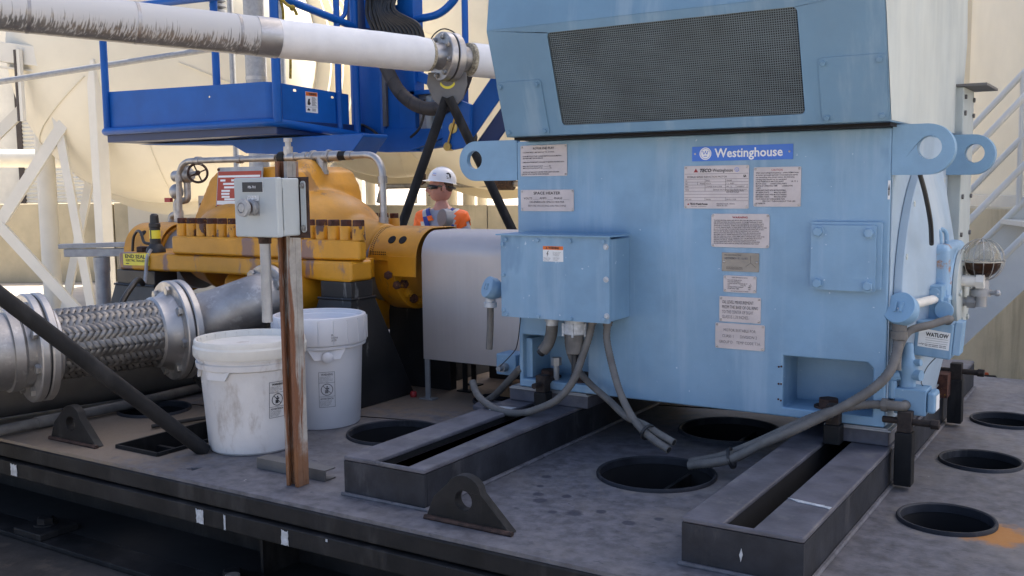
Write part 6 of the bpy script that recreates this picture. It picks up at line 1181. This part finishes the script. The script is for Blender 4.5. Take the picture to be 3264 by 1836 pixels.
for k in range(9):
    y0_ = -0.10+0.2*k/9; m.bar(hh(0, -0.008+0.113*cos(pi*k/9), 0.043+0.118*sin(pi*k/9)), hh(0, -0.008+0.113*cos(pi*(k+1)/9), 0.043+0.118*sin(pi*(k+1)/9)), 0.035, 0.006, hr.cross(V((0, 0, 1))))
m.build('hat_ridge', 'hat_white', hato)
m = MB(); m.tube([hh(0.09*sin(a), -0.008+0.115*cos(a), 0.0) for a in [radians(110)+radians(140)*i/10 for i in range(11)]], 0.010, 8); m.build('hat_strap', 'black_rubber', hato)
def on_hat(az, t): return hh(0.101*cos(t)*sin(az), 0.121*cos(t)*cos(az)-0.008, 0.040+0.119*sin(t)**0.92)
def patch(pts, m_, name, az0, t0, sc):
    mb = MB(); mb.add([on_hat(az0+x*sc/0.12, t0+y*sc/0.12) for x, y in pts], [tuple(range(len(pts)))]); o = mb.build(name, m_, hato, smooth=False); s3 = o.modifiers.new('t', 'SOLIDIFY'); s3.thickness = 0.0015; s3.offset = 0
sA = -1 if True else 1
for pts in ([(-0.7, 0.7), (0.1, 1.0), (0.8, 0.6), (0.9, -0.2), (0.5, -0.9), (0.25, -0.3), (0.2, 0.4), (-0.4, 0.3)], [(-0.9, 0.55), (-0.3, 0.65), (-0.3, 0.45)], [(-0.6, -0.2), (-0.35, -0.1), (-0.35, -0.4), (-0.6, -0.45)], [(-0.55, -0.7), (0.1, -0.6), (0.1, -0.8), (-0.5, -0.95)]):
    patch(pts, 'print_black', 'hat_decal', radians(102), 0.42, 0.030)
patch([(-1, 0.1), (1, 0.1), (1, -0.1), (-1, -0.1)], 'print_red', 'hat_decal', radians(38), 0.30, 0.020)
for x in (-0.8, 0.0, 0.8): patch([(-0.25+x, 0.9), (0.0+x, 0.9), (0.2+x, 0.2), (-0.05+x, 0.2)], 'sign_blue', 'hat_decal', radians(38), 0.36, 0.016)
# ---------------------------------------------------------------- vessels, frames and walls in the background
va = V((-0.50, 0.866, 0))
def vessel(c, R, L, label, ribs, name='storage_vessel'):
    t = thing(name, label, 'vessel', (c[0], c[1], GZ), 'big beige horizontal vessels'); c = V(c)
    mb = MB(); prof = [(0.0, -R*0.55)] + [(R*sin(a), -R*0.55*cos(a)) for a in [pi/2*k/12 for k in range(1, 13)]] + [(R, L)] + [(R*cos(a), L+R*0.55*sin(a)) for a in [pi/2*k/8 for k in range(1, 8)]] + [(0, L+R*0.55)]
    mb.lathe(prof, c, va, 72); sh = mb.build('shell', 'beige_paint', t, ang=50)
    for s in ribs:
        mb = MB(); mb.ring(c+va*s, va, R-0.01, R+0.16, 0.10, 72); mb.build('stiffener_ring', 'beige_paint', t)
        mb = MB(); mb.ring(c+va*(s+0.14), va, R-0.01, R+0.10, 0.16, 72); mb.build('ring_web', 'beige_paint', t)
    mb = MB(); u, v, _ = frame(va)
    for k in range(6):
        a = 2*pi*k/6+0.4; mb.tube([c + va*(-R*0.555*cos(e)) + (u*cos(a)+v*sin(a))*(R*1.004*sin(e)) for e in [0.35+1.2*i/14 for i in range(15)]], 0.006, 5)
    mb.build('seam_weld', 'beige_paint', sh)
    return t
vA = vessel((-10.13, 8.07, 2.40), 1.81, 3.2, 'nearest big beige vessel with ring stiffeners above the blue basket', (0.45, 1.15, 1.85, 2.5))
vB = vessel((-11.0, 13.52, 2.85), 1.95, 5.0, 'second beige vessel whose rounded belly hangs left of the man', (0.8, 2.0))
vC = vessel((-8.9, 13.6, 2.62), 1.95, 5.0, 'third beige vessel behind the hard hat and the blue lifting ear', (0.8, 2.0))
for t, c in ((vB, (-11.0, 13.52)), (vC, (-8.9, 13.6))):
    for s in (0.9, 4.2):
        for q_ in (-1.2, 1.2):
            p = V((c[0], c[1], 0))+va*s+V((0.866, 0.5, 0))*q_; mb = MB(); mb.cyl((p.x, p.y, GZ), (p.x, p.y, 1.75), 0.11, n=16); mb.build('leg', 'beige_frame', t)
p = V((-10.13, 8.07, 0))+va*2.3; mb = MB(); u = V((0.866, 0.5, 0)); mb.bar(p-u*1.4+Z*0.05, p+u*1.4+Z*0.05, 0.4, 1.8); mb.build('saddle', 'beige_frame', vA)
for px_, py_, wd in ((-7.55, 8.05, 0.30), (-6.85, 8.75, 0.34)):
    pass
# braced frame in front of the left vessel
fr_ = thing('tank_support_frame', 'pale braced steel frame of column, beam and cross braces at the far left', 'frame', (-10.8, 7.2, GZ))
mb = MB(); mb.cyl((-11.63, 7.468, GZ), (-11.63, 7.468, 2.30), 0.112, n=28); mb.build('round_column', 'beige_frame', fr_)
mb = MB(); mb.box(-10.085, -9.945, 7.03, 7.17, GZ, 2.20); mb.build('square_column', 'beige_frame', fr_, bevel=0.008)
mb = MB(); mb.bar((-12.9, 6.05, 2.62), (-10.0, 7.24, 2.155), 0.20, 0.22); mb.build('top_beam', 'beige_frame', fr_, bevel=0.006)
mb = MB(); mb.bar((-12.9, 6.10, 2.44), (-10.6, 7.05, 2.08), 0.24, 0.02); mb.build('beam_flange', 'beige_frame', fr_)
for a, b, w_ in (((-10.12, 7.36, 2.3), (-11.152, 6.552, 0.40), 0.13), ((-11.20, 6.52, 0.43), (-10.35, 6.94, -0.62), 0.12), ((-10.76, 7.0, 2.26), (-10.20, 7.03, -0.70), 0.095), ((-10.80, 7.90, 2.3), (-11.24, 7.33, -0.80), 0.095), ((-11.0, 7.33, 2.15), (-12.2, 6.38, 0.72), 0.13)):
    mb = MB(); mb.bar(a, b, w_, 0.05, (-0.535, 0.838, 0)); mb.build('cross_brace', 'beige_frame', fr_)
mb = MB(); mb.box(-10.90, -10.84, 6.72, 6.76, 1.55, 2.35); mb.build('hanger', 'beige_frame', fr_)
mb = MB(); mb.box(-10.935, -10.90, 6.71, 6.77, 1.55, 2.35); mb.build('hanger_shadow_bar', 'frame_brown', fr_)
m = MB(); m.tube([(-9.9, 4.50, 1.56), (-8.786, 5.248, 1.745), (-7.23, 6.274, 2.006), (-7.0, 6.43, 2.04)], 0.027, 12); tag(m.build('guard_rail_pipe', 'galvanised'), 'thin grey pipe slanting across the far left behind the basket', 'pipe')
gp = thing('vent_duct', 'banded silver vertical pipe behind the blue basket', 'pipe', (-7.2, 6.8, GZ))
m = MB(); m.cyl((-7.19, 6.82, GZ), (-7.19, 6.82, 3.2), 0.098, n=28); m.build('duct', 'galvanised', gp)
for z in (1.02, 1.78, 2.52):
    m = MB(); m.ring((-7.19, 6.82, z), Z, 0.097, 0.101, 0.03, 28); m.build('band', 'stainless', gp)
m = MB(); m.cyl((-7.44, 6.76, GZ), (-7.44, 6.76, 3.2), 0.028, n=12); tag(m.build('conduit_riser', 'galvanised'), 'slim grey riser pipe left of the banded silver pipe', 'pipe')
m = MB(); m.cyl((-7.0, 6.98, GZ), (-7.0, 6.98, 3.2), 0.028, n=12); tag(m.build('conduit_riser', 'galvanised'), 'slim grey riser pipe right of the banded silver pipe', 'pipe')
m = MB(); m.lathe([(0.03, 0), (0.075, 0.01), (0.075, 0.03), (0.03, 0.04), (0.075, 0.06), (0.075, 0.08), (0.03, 0.09), (0.07, 0.11), (0.07, 0.3)], (-7.17, 6.37, 2.33), Z, 20); tag(m.build('insulator', 'seal_grey'), 'small grey ribbed insulator above the overhead pipe', 'insulator')
# concrete containment wall in three runs
def wall(a, b, zt2, label):
    a, b = V(a), V(b); mb = MB(); d_ = (b-a).normalized(); L_ = (b-a).length; n_ = max(1, int(L_/3.0)); t = thing('concrete_wall', label, 'wall', ((a.x+b.x)/2, (a.y+b.y)/2, GZ))
    for k in range(n_):
        p, q = a.lerp(b, k/n_)+d_*0.008, a.lerp(b, (k+1)/n_)-d_*0.008; mb = MB(); zc = (GZ+zt2)/2; mb.bar(p+Z*zc, q+Z*zc, 0.28, zt2-GZ); mb.build('wall_panel', 'wall_concrete', t, bevel=0.012)
wall((-26.0, 4.3, 0), (-12.6, 12.80, 0), 0.525, 'long stained concrete wall beyond the braced frame at the left')
wall((-12.6, 12.82, 0), (-4.4, 12.75, 0), 0.445, 'concrete wall behind the man in the hard hat')
wall((-4.38, 12.73, 0), (1.6, 6.30, 0), 0.53, 'concrete wall behind the stairs at the right')
# white pipe and shutter building beyond the wall
m = MB(); m.tube([(-30, 3.6, 1.50), (-18.48, 10.94, 1.368), (-15.4, 12.9, 1.32), (-13.6, 14.1, 1.30)], 0.17, 24); tag(m.build('rack_pipe', 'cream_paint'), 'white horizontal pipe in front of the shutters at the left', 'pipe')
sb = thing('shutter_building', 'cream building with ribbed roller shutters beyond the left wall', 'building', (-23.6, 16.2, GZ))
wd_ = V((0.843, 0.537, 0)); wn = V((0.537, -0.843, 0)); wb = V((-24.97, 15.2, 0))
def sp(s, d_, z): return wb + wd_*s + wn*d_ + Z*z
def sbox(s0, s1, d0, d1, z0, z1, name, m_, par=None):
    mb = MB(); mb.add([sp(s, d_, z) for z in (z0, z1) for s, d_ in ((s0, d0), (s1, d0), (s1, d1), (s0, d1))], [(0,3,2,1),(4,5,6,7),(0,1,5,4),(1,2,6,5),(2,3,7,6),(3,0,4,7)]); return mb.build(name, m_, par or sb, smooth=False)
sbox(-8, 9.0, -3.0, -0.02, GZ, 6.0, 'wall', 'cream_paint')
for s0, s1 in ((0.25, 4.1), (5.0, 8.4), (-5.0, -1.0)):
    sh = sbox(s0, s1, -0.01, 0.04, GZ, 3.6, 'roller_shutter', 'shutter_white'); mb = MB()
    for k in range(44): z = GZ+0.05+0.1*k; mb.add([sp(s0, 0.041, z), sp(s1, 0.041, z), sp(s1, 0.075, z+0.05), sp(s0, 0.075, z+0.05), sp(s0, 0.041, z+0.085), sp(s1, 0.041, z+0.085)], [(0, 1, 3-1, 3), (3, 2, 5, 4)])
    mb.build('slats', 'shutter_white', sh, smooth=False)
    sbox(s0-0.14, s0-0.005, 0.0, 0.09, GZ, 3.7, 'door_jamb', 'frame_brown')
tk = thing('round_tank', 'small cream round tank behind the wall right of the shutters', 'tank', (-14.4, 14.4, GZ))
m = MB(); m.lathe([(1.15, 0), (1.15, 2.0), (0.0, 2.15)], (-15.3, 14.9, GZ), Z, 48); m.build('shell', 'cream_paint', tk); m = MB(); m.ring((-15.3, 14.9, GZ+1.4), Z, 1.149, 1.19, 0.06, 48); m.build('band', 'cream_paint', tk)
# pipe work glowing in the sun behind the man
pw = thing('valve_manifold', 'sunlit low pipe manifold on the wall behind the man', 'pipe', (-9.5, 13.3, 0.45))
m = MB(); m.tube(bend([(-11.1, 13.2, 0.47), (-11.05, 13.25, 0.75), (-9.6, 13.3, 0.76), (-6.2, 13.4, 0.78)], 0.15), 0.045, 12); m.build('pipe_run', 'dull_stainless', pw)
for x in (-10.4, -9.9, -8.2, -7.6): m = MB(); m.cyl((x, 13.3, 0.46), (x, 13.3, 0.74), 0.05, n=10); m.build('riser', 'cream_paint', pw)
m = MB(); m.cyl((-8.75, 13.3, 0.77), (-8.45, 13.31, 0.77), 0.10, n=16); m.build('valve', 'brown_bolt', pw)
m = MB(); m.cyl((-10.2, 13.28, 0.76), (-10.2, 13.28, 0.95), 0.05, n=8); m.build('valve', 'brown_bolt', pw)
wb2 = thing('wall_block', 'low concrete cap block on the wall right of the man', 'block', (-6.5, 12.75, 0.45)); m = MB(); m.box(-7.1, -5.0, 12.55, 12.95, 0.452, 0.60); m.build('cap', 'wall_concrete', wb2, bevel=0.02); m = MB(); m.box(-6.0, -5.5, 12.6, 12.9, 0.601, 0.78); m.build('upstand', 'cream_paint', wb2)
for i, (x, y, r, l_) in enumerate(((-11.65, 11.7, 0.20, 'narrow beige column left of the man between vessel and wall'), (-6.95, 14.2, 0.45, 'wide beige post behind the blue lifting ear'), (-12.9, 11.4, 0.30, 'beige column behind the valve handwheel'))):
    m = MB(); m.box(x-r/2, x+r/2, y, y+r, GZ, 3.0); tag(m.build('steel_column', 'beige_paint', bevel=0.01), l_, 'column')

# ---------------------------------------------------------------- tall tank and stairs on the right
rt_ = thing('tall_tank', 'huge beige round tank rising at the right edge', 'tank', (3.6, 13.6, GZ))
m = MB(); m.lathe([(5.5, 0), (5.5, 19), (0, 20.5)], (3.6, 13.6, GZ), Z, 128); m.build('shell', 'beige_paint', rt_)
m = MB(); m.ring((3.6, 13.6, GZ), Z, 5.49, 5.62, 1.45, 128); m.build('base_ring', 'cream_paint', rt_)
t2_ = thing('corrugated_shed', 'beige corrugated shed beside the tall tank behind the motor hood', 'building', (-3.4, 17.0, GZ))
m = MB(); m.box(-4.6, -1.6, 16.0, 19.0, GZ, 7.0); m.build('wall', 'beige_paint', t2_)
m = MB()
for k in range(24): m.box(-4.58+k*0.125, -4.53+k*0.125, 15.96, 16.0, 2.6, 6.9)
m.build('corrugation', 'beige_paint', t2_)
m = MB(); m.plate([(-2.55, 1.2), (-1.75, 2.0), (-2.25, 3.6), (-2.55, 3.6)], [], (0, 15.9, 0), X, Z, 0.05); m.build('gusset_plate', 'beige_paint', t2_)
ss = thing('access_stairs', 'pale grey steel stairs with handrails climbing to the right behind the motor', 'stairs', (-1.2, 7.2, GZ))
sl = V((0.66, 0, 0.75)).normalized(); fo = V((-0.25, 0.62, 0))
sn0 = V((-0.806, 7.0, 0.243)); 
def along(p, z): return p + sl*((z-p.z)/sl.z)
for o_, nm in ((V((0, 0, 0)), 'near'), (fo, 'far')):
    a, b = along(sn0+o_, GZ), along(sn0+o_, 2.9); q = V((0.75, 0, -0.66)); mb = MB(); mb.plate([(0, 0), ((b-a).length, 0), ((b-a).length, -0.23), (0.2, -0.23)], [], a+V((0, 0.01, 0)), sl, sl.cross(Y), 0.012)
    mb.build('stringer', 'cream_paint', ss, bevel=0.004)
    mb = MB(); mb.tube([a, b], 0.022, 12); mb.build('toe_rail', 'cream_paint', ss)
    for hgt in (0.46, 0.90):
        mb = MB(); mb.tube([a+Z*hgt, b+Z*hgt], 0.021, 12); mb.build('handrail', 'cream_paint', ss)
    for s in (0.5, 1.9, 3.3):
        p_ = a+sl*s; mb = MB(); mb.tube([p_, p_+Z*0.90], 0.02, 10); mb.build('baluster', 'cream_paint', ss)
for k in range(16):
    z = GZ+0.22*(k+1)-0.028; p_ = along(sn0, z+0.02); mb = MB(); mb.add([p_+V((dx, 0.02, dz))+f_ for f_ in (V((0, 0, 0)), fo*0.94) for dx, dz in ((-0.02, 0), (0.22, 0), (0.22, 0.03), (-0.02, 0.03))], [(0, 1, 2, 3), (7, 6, 5, 4), (0, 4, 5, 1), (1, 5, 6, 2), (2, 6, 7, 3), (3, 7, 4, 0)]); mb.build('tread', 'cream_paint', ss, smooth=False)
m = MB(); m.tube([(-2.6, 11.6, GZ+0.03), (-1.54, 10.75, GZ+0.03), (-0.94, 10.2, GZ+0.03), (0.8, 8.7, GZ+0.03)], 0.028, 10); tag(m.build('ground_pipe', 'cream_paint'), 'thin pipe along the ground at the foot of the right wall', 'pipe')
m = MB(); m.tube(spline([(-1.6, 8.8, GZ+0.012), (-1.16, 8.95, GZ+0.012), (-0.8, 9.0, GZ+0.012), (-0.2, 8.9, GZ+0.012), (0.8, 9.3, GZ+0.012)]), 0.014, 8); tag(m.build('extension_cord', 'orange_cord'), 'orange cord on the ground behind the raised beam at the right', 'cord')
m = MB(); m.tube(spline([(-1.5, 8.5, GZ+0.01), (-1.0, 8.9, GZ+0.01), (-0.6, 8.4, GZ+0.01), (-0.1, 8.2, GZ+0.01), (0.8, 7.6, GZ+0.01)]), 0.010, 8); tag(m.build('ground_cable', 'hose_black'), 'dark cable snaking on the ground beside the orange cord', 'cable')
